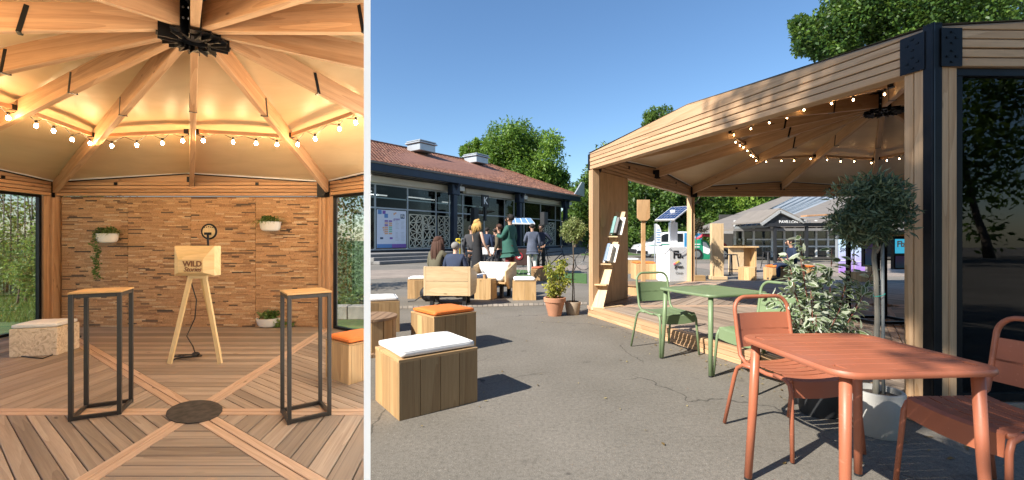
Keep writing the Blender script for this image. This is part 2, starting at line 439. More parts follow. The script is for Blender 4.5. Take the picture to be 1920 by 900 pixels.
BULBR = plain('lit_bulb_small', (1, .8, .5), .3, emis=(1, .62, .28), es=26)
# ============================================================ GROUND
def asphalt():
    m = bpy.data.materials.new('asphalt'); t, p, o = nodes_of(m); co = coords(t)
    a = N(t, 'ShaderNodeTexNoise'); a.inputs['Scale'].default_value = .55; a.inputs['Detail'].default_value = 7; a.inputs['Roughness'].default_value = .62; t.links.new(co, a.inputs[0])
    b = N(t, 'ShaderNodeTexNoise'); b.inputs['Scale'].default_value = 160; b.inputs['Detail'].default_value = 3; t.links.new(co, b.inputs[0])
    v = N(t, 'ShaderNodeTexVoronoi'); v.inputs['Scale'].default_value = 90; t.links.new(co, v.inputs['Vector'])
    c = ramp(t, [(.28, (.15, .135, .110)), (.5, (.198, .178, .148)), (.75, (.245, .22, .185))], a.outputs[0])
    c = mixc(t, c, ramp(t, [(.3, (.62,)*3), (.7, (1.25,)*3)], b.outputs[0]), .9, 'MULTIPLY')
    st = ramp(t, [(.80, (0,)*3), (.9, (1,)*3)], v.outputs['Color'])
    c = mixc(t, c, (.40, .37, .33), mixc(t, st, ramp(t, [(.18, (.7,)*3), (.32, (0,)*3)], v.outputs['Distance']), 1, 'MULTIPLY'))
    e_ = N(t, 'ShaderNodeTexNoise'); e_.inputs['Scale'].default_value = 38; e_.inputs['Detail'].default_value = 5; e_.inputs['Roughness'].default_value = .7; t.links.new(co, e_.inputs[0])
    c = mixc(t, c, ramp(t, [(.32, (.70,)*3), (.5, (1.0,)*3), (.7, (1.22,)*3)], e_.outputs[0]), .9, 'MULTIPLY')
    gm = N(t, 'ShaderNodeTexVoronoi'); gm.inputs['Scale'].default_value = 2.6; t.links.new(co, gm.inputs['Vector'])
    gsel = ramp(t, [(.55, (0,)*3), (.6, (1,)*3)], gm.outputs['Color'])
    c = mixc(t, c, (.07, .062, .055), mixc(t, gsel, ramp(t, [(.035, (.75,)*3), (.06, (0,)*3)], gm.outputs['Distance']), 1, 'MULTIPLY'))
    # dark blotches and worn patches
    d = N(t, 'ShaderNodeTexNoise'); d.inputs['Scale'].default_value = 3.3; d.inputs['Detail'].default_value = 3; t.links.new(co, d.inputs[0])
    c = mixc(t, c, (.05, .045, .04), ramp(t, [(.66, (0,)*3), (.75, (.45,)*3)], d.outputs[0]))
    # cracks
    dn = N(t, 'ShaderNodeTexNoise'); dn.inputs['Scale'].default_value = 1.7; dn.inputs['Detail'].default_value = 4; t.links.new(co, dn.inputs[0])
    ad = N(t, 'ShaderNodeVectorMath', operation='ADD'); t.links.new(co, ad.inputs[0])
    sc = N(t, 'ShaderNodeVectorMath', operation='SCALE'); sc.inputs['Scale'].default_value = 1.1; t.links.new(dn.outputs['Color'], sc.inputs[0]); t.links.new(sc.outputs[0], ad.inputs[1])
    k = N(t, 'ShaderNodeTexVoronoi'); k.feature = 'DISTANCE_TO_EDGE'; k.inputs['Scale'].default_value = .42; t.links.new(ad.outputs[0], k.inputs['Vector'])
    kn = N(t, 'ShaderNodeTexNoise'); kn.inputs['Scale'].default_value = .9; t.links.new(co, kn.inputs[0])
    kk = mixc(t, ramp(t, [(.0, (1,)*3), (.006, (0,)*3)], k.outputs['Distance']), ramp(t, [(.46, (0,)*3), (.54, (.85,)*3)], kn.outputs[0]), 1, 'MULTIPLY')
    c = mixc(t, c, (.03, .027, .025), kk)
    t.links.new(c, p.inputs['Base Color']); p.inputs['Roughness'].default_value = .85; p.inputs['Specular IOR Level'].default_value = .3
    bump(t, p, b.outputs[0], .7, .004); return m
ASPH = asphalt()
GRASSG = plain('lawn_soil', (.07, .12, .03), .9, 0, .4, 3)
K = .331
SHC, SHR = (-2.8, -4.7, 9.45), (4.1, 4.1, 3.9)
mb = MB(); far = 700
mb.add([(-K*-3, -3, 0), (3, -60, 0), (far, -60, 0), (far, far, 0), (-K*far, far, 0)], [(0, 1, 2, 3, 4)])
struct(mb, 'ground', ASPH, uv=False)
mb = MB(); mb.add([(-far, -60, ZL-.16), (3, -60, ZL-.16), (-K*-3, -3, ZL-.16), (-K*far, far, ZL-.16), (-far, far, ZL-.16)], [(0, 1, 2, 3, 4)])
struct(mb, 'lawn', GRASSG, uv=False)
GRAV = plain('bounce_gravel_pale', (.62, .59, .54), .9, 0, .15, 20, bumps=.4)
struct(MB().prism([(-22, -30), (1.2, -30), (.9, -3), (-.4, 1.1), (-1.6, 1.1), (-12.5, 1.1), (-22, 1.1)], ZL-.15, ZL-.13), 'bounce_gravel', GRAV)  # unseen pale ground, added to bounce sunlight up into the left interior
# paver band across the asphalt and lighter paving in front of the building
PAVE = plain('paver_stone', (.34, .29, .23), .85, 0, .15, 12, rand=.3)
band = struct(MB().prism([tuple(G(692, 581)[:2]), tuple(G(1102, 571)[:2]), tuple(G(1102, 567)[:2]), tuple(G(692, 576)[:2])], .001, .004), 'paving_band', plain('mortar', (.16, .14, .12), .9))
a0, a1 = G(692, 581), G(1102, 571); b0, b1 = G(692, 576), G(1102, 567); nb = 42
for i in range(nb):
    t0, t1 = i/nb+.002, (i+1)/nb-.002
    pts = [a0.lerp(a1, t0), a0.lerp(a1, t1), b0.lerp(b1, t1), b0.lerp(b1, t0)]
    MB().prism([p[:2] for p in pts], .0045, .009+random.random()*.003).build('paver', PAVE, band)
def pavetile():
    m = bpy.data.materials.new('small_pavers'); t, p, o = nodes_of(m); co = coords(t)
    b = N(t, 'ShaderNodeTexBrick'); b.inputs['Scale'].default_value = 3; b.inputs['Color1'].default_value = (.34, .27, .21, 1); b.inputs['Color2'].default_value = (.27, .22, .18, 1); b.inputs['Mortar'].default_value = (.17, .15, .13, 1); b.inputs['Mortar Size'].default_value = .02
    t.links.new(co, b.inputs['Vector']); n = N(t, 'ShaderNodeTexNoise'); n.inputs['Scale'].default_value = 1.2; t.links.new(co, n.inputs[0])
    t.links.new(mixc(t, b.outputs[0], ramp(t, [(.3, (.8,)*3), (.7, (1.1,)*3)], n.outputs[0]), 1, 'MULTIPLY'), p.inputs['Base Color']); p.inputs['Roughness'].default_value = .9; return m
PT = pavetile()
struct(MB().prism([tuple(G(690, 524)[:2]), tuple(G(1100, 506)[:2]), tuple(G(1100, 497)[:2]), tuple(G(690, 507)[:2])], .001, .004), 'paving', PT)
struct(MB().prism([(8, 14.3), (60, 14.3), (60, 22), (8, 22)], .001, .004), 'paving.001', PT)
LIT = leafmat('dry_leaf', (.10, .06, .02), (.25, .16, .05), (.42, .34, .14), .1)
rg_ = np.random.default_rng(12); nl = 260
pl_ = np.stack([rg_.uniform(-.6, 2.4, nl), rg_.uniform(2.3, 8.5, nl), np.full(nl, .006)], 1); pl_[:180, 0] = 1.15+(6.9-pl_[:180, 1])*.34-rg_.random(180)**2*.3
an_ = rg_.random(nl)*6.283; ll_ = rg_.uniform(.008, .022, nl); q_ = np.zeros((nl, 4, 3))
for i_, (a_, b_) in enumerate(((-1, 0), (0, .45), (1, 0), (0, -.45))):
    q_[:, i_, 0] = pl_[:, 0]+(a_*np.cos(an_)-b_*np.sin(an_))*ll_; q_[:, i_, 1] = pl_[:, 1]+(a_*np.sin(an_)+b_*np.cos(an_))*ll_; q_[:, i_, 2] = .006+rg_.random(nl)*.006
setp(rawleaf('leaf_litter', LIT, None, q_.reshape(-1, 3), np.repeat(rg_.random(nl), 4), 4, 'stuff'), 'scattered dry leaf bits and grit on the asphalt', 'litter')
# green synthetic turf by the cargo bikes
TURF = plain('turf', (.06, .13, .03), .95, 0, .3, 20, bumps=.5)
def grass(name, pts_poly, n, h, mat, seed, z0=0.0, wdt=.006, kind='stuff', label=None):
    rg = np.random.default_rng(seed); xs = [p[0] for p in pts_poly]; ys = [p[1] for p in pts_poly]
    x0, x1, y0, y1 = min(xs), max(xs), min(ys), max(ys); P = rg.random((n*3, 2))*[x1-x0, y1-y0]+[x0, y0]
    ok = np.ones(len(P), bool); m = len(pts_poly)
    for i in range(m):
        a, b = np.array(pts_poly[i]), np.array(pts_poly[(i+1) % m]); ok &= ((b-a)[0]*(P[:, 1]-a[1])-(b-a)[1]*(P[:, 0]-a[0])) > 0
    P = P[ok][:n]; n = len(P); an = rg.random(n)*6.283; H = h*(.5+rg.random(n)); v = np.zeros((n, 3, 3))
    w_ = wdt*(1+P[:, 1]*0); v[:, 0, 0] = P[:, 0]-np.cos(an)*w_; v[:, 0, 1] = P[:, 1]-np.sin(an)*w_; v[:, 1, 0] = P[:, 0]+np.cos(an)*w_; v[:, 1, 1] = P[:, 1]+np.sin(an)*w_
    v[:, 2, 0] = P[:, 0]+rg.normal(size=n)*H*.35; v[:, 2, 1] = P[:, 1]+rg.normal(size=n)*H*.35; v[:, :2, 2] = z0; v[:, 2, 2] = z0+H
    o = rawleaf(name, mat, None, v.reshape(-1, 3), np.repeat(rg.random(n), 3), 3, kind)
    setp(o, label, 'grass'); return o
GRASSM = leafmat('grass_blade', (.05, .10, .02), (.10, .19, .035), (.2, .30, .07), .3)
tp = [tuple(G(965, 524)[:2]), tuple(G(1100, 532)[:2]), tuple(G(1100, 514)[:2]), tuple(G(965, 506)[:2])]
struct(MB().prism(tp, .003, .02), 'turf_mat', TURF)
MODE['side'] = 'R'
# ============================================================ BUILDING WITH TILED ROOF
E0 = Vector((-7.2, 23.0, 0)); E1 = Vector((5.4, 40.0, 0)); U = (E1-E0).normalized(); NO = Vector((U.y, -U.x, 0))
Gl0 = E0-NO*1.3; ANGB = math.atan2(U.y, U.x)
def on_line(px, base=Gl0):
    k = (px-960)/F; # X = kY ; base + s U
    s = (k*base.y-base.x)/(U.x-k*U.y); return s
NAVY = plain('navy_steel', (.010, .019, .042), .4, .2, .15, 2)
CREAM = plain('cream_panel', (.55, .53, .48), .6, 0, .06, 1)
GREYFR = plain('grey_frame', (.36, .39, .42), .45, .3, .05, 2)
bld = thing('market_hall', 'long low hall with a red tiled hip roof, navy columns and glass front', 'building', E0)
def bp(s, d, z): return Gl0+U*s+NO*d+Vector((0, 0, z))
sL, sR = on_line(640), on_line(1052)
# rear volume: dark interior
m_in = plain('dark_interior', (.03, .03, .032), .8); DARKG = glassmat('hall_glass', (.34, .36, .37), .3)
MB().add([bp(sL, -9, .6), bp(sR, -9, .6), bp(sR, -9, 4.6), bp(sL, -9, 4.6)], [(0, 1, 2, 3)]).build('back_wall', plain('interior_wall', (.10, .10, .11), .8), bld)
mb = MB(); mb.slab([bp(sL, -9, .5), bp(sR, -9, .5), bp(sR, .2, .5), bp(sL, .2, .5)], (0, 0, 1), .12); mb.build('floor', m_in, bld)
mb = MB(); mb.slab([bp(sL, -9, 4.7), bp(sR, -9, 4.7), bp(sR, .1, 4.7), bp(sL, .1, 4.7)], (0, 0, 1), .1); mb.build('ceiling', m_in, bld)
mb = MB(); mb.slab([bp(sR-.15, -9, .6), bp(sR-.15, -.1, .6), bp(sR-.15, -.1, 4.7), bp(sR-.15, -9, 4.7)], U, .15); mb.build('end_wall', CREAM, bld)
FLU = plain('fluorescent_tube', (.9, .9, .9), .4, emis=(1, 1, .95), es=2.2)
for px, dy in ((735, -3), (775, -4.5), (792, -4.5), (855, -4), (880, -4.2), (930, -5)):
    s = on_line(px); MB().box(bp(s, dy, 4.3), (1.5, .12, .07), ANGB).build('tube_lamp', FLU, bld)
mull = [640, 703, 763.7, 817, 842, 867, 907, 945.6, 963, 982, 1013, 1041, 1051]
for px in mull: MB().box(bp(on_line(px), 0, 2.48), (.09, .1, 3.72), ANGB).build('mullion', GREYFR, bld, bevel=.01)
for z in (.64, 3.02, 4.36): MB().beam(bp(sL, .0, z), bp(sR, .0, z), .13, .08).build('transom', GREYFR, bld)
for i in range(len(mull)-1):
    a, b = on_line(mull[i])+.05, on_line(mull[i+1])-.05
    for z0, z1 in ((.70, 2.97), (3.07, 4.31)):
        MB().slab([bp(a, -.01, z0), bp(b, -.01, z0), bp(b, -.01, z1), bp(a, -.01, z1)], NO, .02).build('pane', DARKG, bld)
# rolled shutter boxes and eave
for a, b in ((640, 842), (867, 963), (982, 1049)):
    MB().beam(bp(on_line(a), .18, 4.6), bp(on_line(b), .18, 4.6), .34, .38).build('shutter_box', CREAM, bld, bevel=.05)
for s in (sL, ): pass
MB().beam(bp(sL, .55, 4.92), bp(sR+.6, .55, 4.92), .12, .14).build('beam', NAVY, bld)
eav = bp(sL, 1.3, 5.02); eav2 = bp(sR+1.2, 1.3, 5.02)
MB().beam(eav, eav2, .25, .42).build('fascia', NAVY, bld, bevel=.02)
MB().beam(eav+Vector((0, 0, .27))+NO*.1, eav2+Vector((0, 0, .27))+NO*.1, .2, .12).build('gutter', plain('gutter_grey', (.2, .19, .18), .6), bld, bevel=.03)
mb = MB(); mb.slab([bp(sL, 0, 4.82), bp(sR+1, 0, 4.82), bp(sR+1, 1.25, 4.95), bp(sL, 1.25, 4.95)], (0, 0, 1), .04); mb.build('soffit', plain('soffit', (.16, .15, .14), .7), bld)
for px in (851, 974, 1060):
    k = (px-960)/F; b0_ = Gl0+NO*.9; s = (k*b0_.y-b0_.x)/(U.x-k*U.y); c = b0_+U*s
    MB().box(c+Vector((0, 0, 2.75)), (.34, .34, 4.1), ANGB).build('column', NAVY, bld, bevel=.02)
    MB().box(c+Vector((0, 0, 4.45)), (.7, .5, .7), ANGB).beam(c+Vector((0, 0, 4.2)), c+NO*.5+Vector((0, 0, 4.85)), .14, .16).build('bracket', NAVY, bld, bevel=.04)
    MB().beam(c+NO*.3+U*.35+Vector((0, 0, 4.75)), c+NO*.45+U*.75+Vector((0, 0, 5.25)), .05, .05).build('downpipe', GREYFR, bld)
    MB().box(c-U*.0+U*.55+NO*.1+Vector((0, 0, 4.55)), (.45, .3, .3), ANGB).build('lamp_box', CREAM, bld, bevel=.02)
# roof: courses of clay tiles
ridge0 = Vector((-10.2, 30.2, 8.0)); ridge1 = Vector((-2.0, 39.6, 8.0))
e_l = bp(sL-4, 1.5, 5.3); e_r = bp(sR+1.6, 1.5, 5.3); r_l = ridge0-U*6
TILE = attrcol('clay_tile', .8, .3, 5, .3)
mb = MB(); rg = random.Random(3); ncr, nc = 40, 150
hip = ridge1; 
for i in range(ncr):
    v0, v1 = i/ncr, (i+1.25)/ncr
    A0, B0 = e_l.lerp(r_l, v0), e_r.lerp(hip, v0); A1, B1 = e_l.lerp(r_l, min(1, v1)), e_r.lerp(hip, min(1, v1))
    nn = max(6, int((B0-A0).length/.26))
    for j in range(nn):
        u0, u1 = j/nn+.0006, (j+1)/nn-.0006; k = rg.uniform(.72, 1.15); q = rg.random()
        base = (.36, .165, .10) if q < .75 else ((.24, .11, .075) if q < .93 else (.40, .22, .14))
        lift = Vector((0, 0, .035)); jit = Vector((0, 0, rg.uniform(-.006, .012)))
        p0, p1, p2, p3 = A0.lerp(B0, u0)+lift+jit, A0.lerp(B0, u1)+lift+jit, A1.lerp(B1, u1)+jit, A1.lerp(B1, u0)+jit
        pm0, pm1 = (p0+p1)/2+Vector((0, 0, .03)), (p2+p3)/2+Vector((0, 0, .03)); c = tuple(x*k for x in base)
        mb.add([p0, pm0, p1, p2, pm1, p3, p0-lift, p1-lift], [(0, 1, 4, 5), (1, 2, 3, 4), (0, 6, 7, 2, 1)], U, c)
o = mb.build('roof_tiles', TILE, bld, kind='stuff', uv=False)
o = MB().add([e_l, e_r, hip, r_l, e_r+Vector((4, 6, 0)), r_l-NO*9-Vector((0, 0, 2.5)), e_r-NO*12], [(0, 1, 2, 3), (1, 6, 2), (2, 6, 5, 3)], U, (.26, .12, .08)).build('roof_deck', TILE, bld, uv=False)
mb = MB()
for a, b in ((r_l, hip), (hip, e_r)):
    n = int((b-a).length/.4)
    for j in range(n): mb.beam(a.lerp(b, j/n)+Vector((0, 0, .06)), a.lerp(b, (j+.96)/n)+Vector((0, 0, .07)), .22, .1, col=(.33*rg.uniform(.8, 1.1), .14, .085))
mb.build('ridge_tiles', TILE, bld, kind='stuff', uv=False)
ZINC = plain('zinc_sheet', (.42, .45, .47), .45, .5, .1, 1)
for px, py in ((790, 282), (893, 304)):
    c = Vector((PX(px, 32 if px < 800 else 37), 32 if px < 800 else 37, 0)); c.z = ZY(py, c.y)
    wd = 1.5
    MB().box(c+Vector((0, 0, .1)), (wd, 1.4, .5), ANGB).build('roof_vent', ZINC, bld, bevel=.03)
    MB().box(c+Vector((0, 0, .42)), (wd+.25, 1.6, .1), ANGB).box(c+Vector((0, 0, .56)), (wd+.1, 1.5, .08), ANGB).build('vent_cap', ZINC, bld, bevel=.02)
q = e_r+Vector((0, 0, 0)); MB().slab([q-U*1.9+Vector((0, 0, .1)), q+Vector((0, 0, .0)), q+Vector((0, 0, 1.35)), q-U*.5+Vector((0, 0, 1.35))], NO, .12).build('gable_screen', ZINC, bld)
# steps
STEPM = plain('step_stone', (.20, .19, .18), .85, 0, .15, 4)
for i, (d, z) in enumerate(((3.2, .17), (2.75, .34), (2.3, .5))):
    MB().slab([bp(sL, -.2, 0), bp(sR+2, -.2, 0), bp(sR+2, d-(.0), 0), bp(sL, d, 0)], (0, 0, 1), z-.004*0).build('step', STEPM, bld, bevel=.02)
# lattice screens behind the lower panes
LAT = plain('lattice_cream', (.62, .58, .46), .6)
def lattice(s0, s1, z0, z1, seed):
    rg = random.Random(seed); mb = MB(); nx = max(2, int((s1-s0)/.75)); nz = 4; P = {}
    for i in range(nx+1):
        for j in range(nz+1):
            P[i, j] = (s0+(s1-s0)*i/nx+(rg.uniform(-.2, .2) if 0 < i < nx else 0), z0+(z1-z0)*j/nz+(rg.uniform(-.17, .17) if 0 < j < nz else 0))
    def ln(a, b, w=.05): mb.beam(bp(a[0], .075, a[1]), bp(b[0], .075, b[1]), .03, w, up=NO.cross(Vector((b[0]-a[0], 0, 0)) if False else NO))
    def bar(a, b, w=.05):
        pa, pb = bp(a[0], .075, a[1]), bp(b[0], .075, b[1]); mb.beam(pa, pb, w, .03, up=NO)
    for i in range(nx+1):
        for j in range(nz+1):
            if i < nx: bar(P[i, j], P[i+1, j])
            if j < nz: bar(P[i, j], P[i, j+1])
            if i < nx and j < nz:
                cx = sum(P[k][0] for k in ((i, j), (i+1, j), (i, j+1), (i+1, j+1)))/4+rg.uniform(-.1, .1); cz = sum(P[k][1] for k in ((i, j), (i+1, j), (i, j+1), (i+1, j+1)))/4
                for k in ((i, j), (i+1, j), (i, j+1), (i+1, j+1)): bar((cx, cz), P[k], .04)
    mb.build('lattice_screen', LAT, bld)
for k, (a, b) in enumerate(((766, 790), (792, 815), (820, 841), (845, 866), (1014, 1026), (1028, 1040))): lattice(on_line(a), on_line(b), .75, 2.75, k)
# poster in the first bay
PST = thing('poster', 'large white fair plan poster with purple foot in the hall window', 'poster', bp(on_line(731), .12, .7))
s0, s1 = on_line(705), on_line(759.5); Wp = s1-s0
POSTW = plain('poster_white', (.70, .74, .86), .5, 0, .02)
MB().slab([bp(s0, .06, .75), bp(s1, .06, .75), bp(s1, .06, 2.92), bp(s0, .06, 2.92)], NO, .03).build('sheet', POSTW, PST)
def prect(u0, v0, u1, v1, name, mat, par=PST, d=.094):
    a, b = s0+Wp*u0, s0+Wp*u1; z0, z1 = 2.92-2.17*v1, 2.92-2.17*v0
    MB().slab([bp(a, d, z0), bp(b, d, z0), bp(b, d, z1), bp(a, d, z1)], NO, .004).build(name, mat, par)
def flat(nm, c, r=.5, e=None): return plain('print_'+nm, c, r, 0, .02)
P1c, P2c, P3c, P4c, P5c, NVc = flat('purple', (.22, .10, .42)), flat('blue', (.10, .25, .55)), flat('peach', (.75, .42, .25)), flat('mint', (.25, .55, .42)), flat('grey', (.45, .47, .52)), flat('navy', (.02, .06, .14))
prect(0, .9, .5, 1, 'foot_stripe', P2c); prect(.5, .9, 1, 1, 'foot_stripe', P1c)
for (u, v, s_, c) in ((.03, .01, .12, P2c), (.18, .02, .1, P1c), (.24, .1, .12, P2c)): prect(u, v, u+s_, v+s_*.9, 'print_square', c)
prect(.8, .09, .94, .21, 'logo_plate', NVc)
for i in range(7):
    prect(.25, .27+i*.055, .36, .31+i*.055, 'plan_block', (P1c, P3c)[i > 0 and i % 2 == 1 or i > 3]); prect(.39, .27+i*.055, .5, .31+i*.055, 'plan_block', (P1c, P3c, P3c, P4c, P4c, P4c, P3c)[i])
for i in range(3): prect(.18+.02*i, .45+i*.06, .24, .49+i*.06, 'plan_block', P3c)
for c_ in range(2):
    for i in range(16):
        if i in (7, 8): continue
        prect(.62+c_*.2, .27+i*.035, .62+c_*.2+random.uniform(.08, .14), .278+i*.035, 'text_line', P5c)
for u in (.1, .42): prect(u, .72, u+.1, .77, 'print_square', NVc if u < .2 else P1c)
ZV = Vector((0, 0, 1))
text('Fb', 'logo_letters', WPAINT, PST, bp(s0+Wp*.87, .102, 2.6), U, ZV, .24, bold=.004)
text('green', 'logo_word', P1c, PST, bp(s0+Wp*.66, .1, 2.42), U, ZV, .2)
prect(.55, .07, .6, .12, 'print_square', P3c); prect(.6, .05, .65, .09, 'print_square', P3c)
# K sign
ks = thing('letter_sign', 'black hanging sign with a white letter K on the hall front', 'sign', bp(on_line(909), 1.0, 3.3))
kc = bp(on_line(909), 1.0, 3.62); kc = Vector((PX(909.5, 31), 31, ZY(377, 31)))
MB().box(kc, (.75, .1, .85), ANGB).build('sign_plate', BLACKM, ks, bevel=.01)
text('K', 'letter', WPAINT, ks, kc+NO*.06, U, ZV, .7, bold=.01)
MB().box(kc+Vector((0, 0, -.9))-NO*.0, (.16, .16, 1.0), ANGB).build('hanger', BLACKM, ks)
# loudspeakers / dark hanging screens in front of glass
for px, y0, y1, n_ in ((890, 390, 425, 'tall narrow black display beside the letter sign'), (1020, 398, 422, 'black loudspeaker on a stand by the right lattice windows')):
    c = Vector((PX(px, 29), 29, (ZY(y0, 29)+ZY(y1, 29))/2)); t_ = thing('speaker_stand' if px > 1000 else 'display_stand', n_, 'speaker' if px > 1000 else 'display', (c.x, c.y, 0))
    MB().box(c, (.45, .35, ZY(y0, 29)-ZY(y1, 29)), ANGB).build('cabinet', BLACKM, t_, bevel=.02)
    MB().tube([(c.x, c.y, .02), (c.x, c.y, c.z)], .03).tube([(c.x-.4, c.y, .02), (c.x, c.y, .5)], .02).tube([(c.x+.4, c.y, .02), (c.x, c.y, .5)], .02).build('stand', BLACKM, t_)
# bins
for px, mt, lab in ((859, plain('yellow_bin', (.65, .48, .03), .5), 'yellow recycling bin at the foot of the hall steps'), (868.5, plain('grey_bin', (.12, .13, .14), .5), 'grey recycling bin next to the yellow one')):
    c = Vector((PX(px, 25), 25, 0)); z0, z1 = .5, ZY(440, 25); t_ = thing('recycling_bin', lab, 'bin', (c.x, c.y, 0))
    MB().box((c.x, c.y, .55), (.24, .3, 1.1), .2).build('body', mt, t_, bevel=.02)
    MB().box((c.x, c.y, 1.2), (.27, .34, .18), .2).build('hood', mt, t_, bevel=.04)
    MB().box((c.x+.01, c.y-.17, 1.2), (.16, .02, .07), .2).build('slot', BLACKM, t_)
    MB().box((c.x+.01, c.y-.155, .6), (.13, .01, .4), .2).build('sticker', flat('sticker', (.2, .2, .18)), t_)
# far red-roofed house
hs = thing('far_house', 'small far hall with a red tiled roof right of the big hall', 'building', (13, 62, 0))
hy = 62
HW = plain('far_wall', (.10, .11, .11), .6)
MB().box((PX(1120, hy), hy+3, 1.9), (12, 6, 3.8), 0).build('wall', HW, hs)
mb = MB(); y0_, y1_ = hy-.6, hy+4
A, B, C_, D = Vector((PX(1040, hy), y0_, 3.8)), Vector((PX(1300, hy), y0_, 3.8)), Vector((PX(1300, hy), y1_, 6.9)), Vector((PX(1075, hy), y1_, 6.9))
mb.slab([A, B, C_, D], (0, -.5, 1), .2, col=(.36, .13, .075)); mb.build('roof', TILE, hs, uv=False)
for k in range(9):
    MB().box((PX(1052+k*10, hy), hy-.02, 1.8), (.55, .06, 2.2)).build('window', plain('far_window', (.05, .06, .07), .1), hs)
# ============================================================ PAVILION BUILDER
MEMB = None
def membrane():
    m = bpy.data.materials.new('roof_membrane'); t, p, o = nodes_of(m); co = coords(t)
    n = N(t, 'ShaderNodeTexNoise'); n.inputs['Scale'].default_value = 2.0; n.inputs['Detail'].default_value = 3; n.inputs['Distortion'].default_value = .6
    mm = N(t, 'ShaderNodeMapping'); mm.inputs['Scale'].default_value = (.7, .7, 6); t.links.new(co, mm.inputs[0]); t.links.new(mm.outputs[0], n.inputs[0])
    t.links.new(ramp(t, [(.3, (.60, .43, .24)), (.7, (.68, .50, .29))], n.outputs[0]), p.inputs['Base Color'])
    p.inputs['Roughness'].default_value = .42; p.inputs['Specular IOR Level'].default_value = .45; bump(t, p, n.outputs[0], .35, .02); return m
MEMB = membrane()
LINING = plain('white_lining', (.8, .8, .78), .6, 0, .02)
DBOLT = plain('dark_bolt', (.004, .004, .004), .3, .5)
COP = plain('coping_grey', (.25, .2, .16), .6)
def v3(p, z): return Vector((p[0], p[1], z))
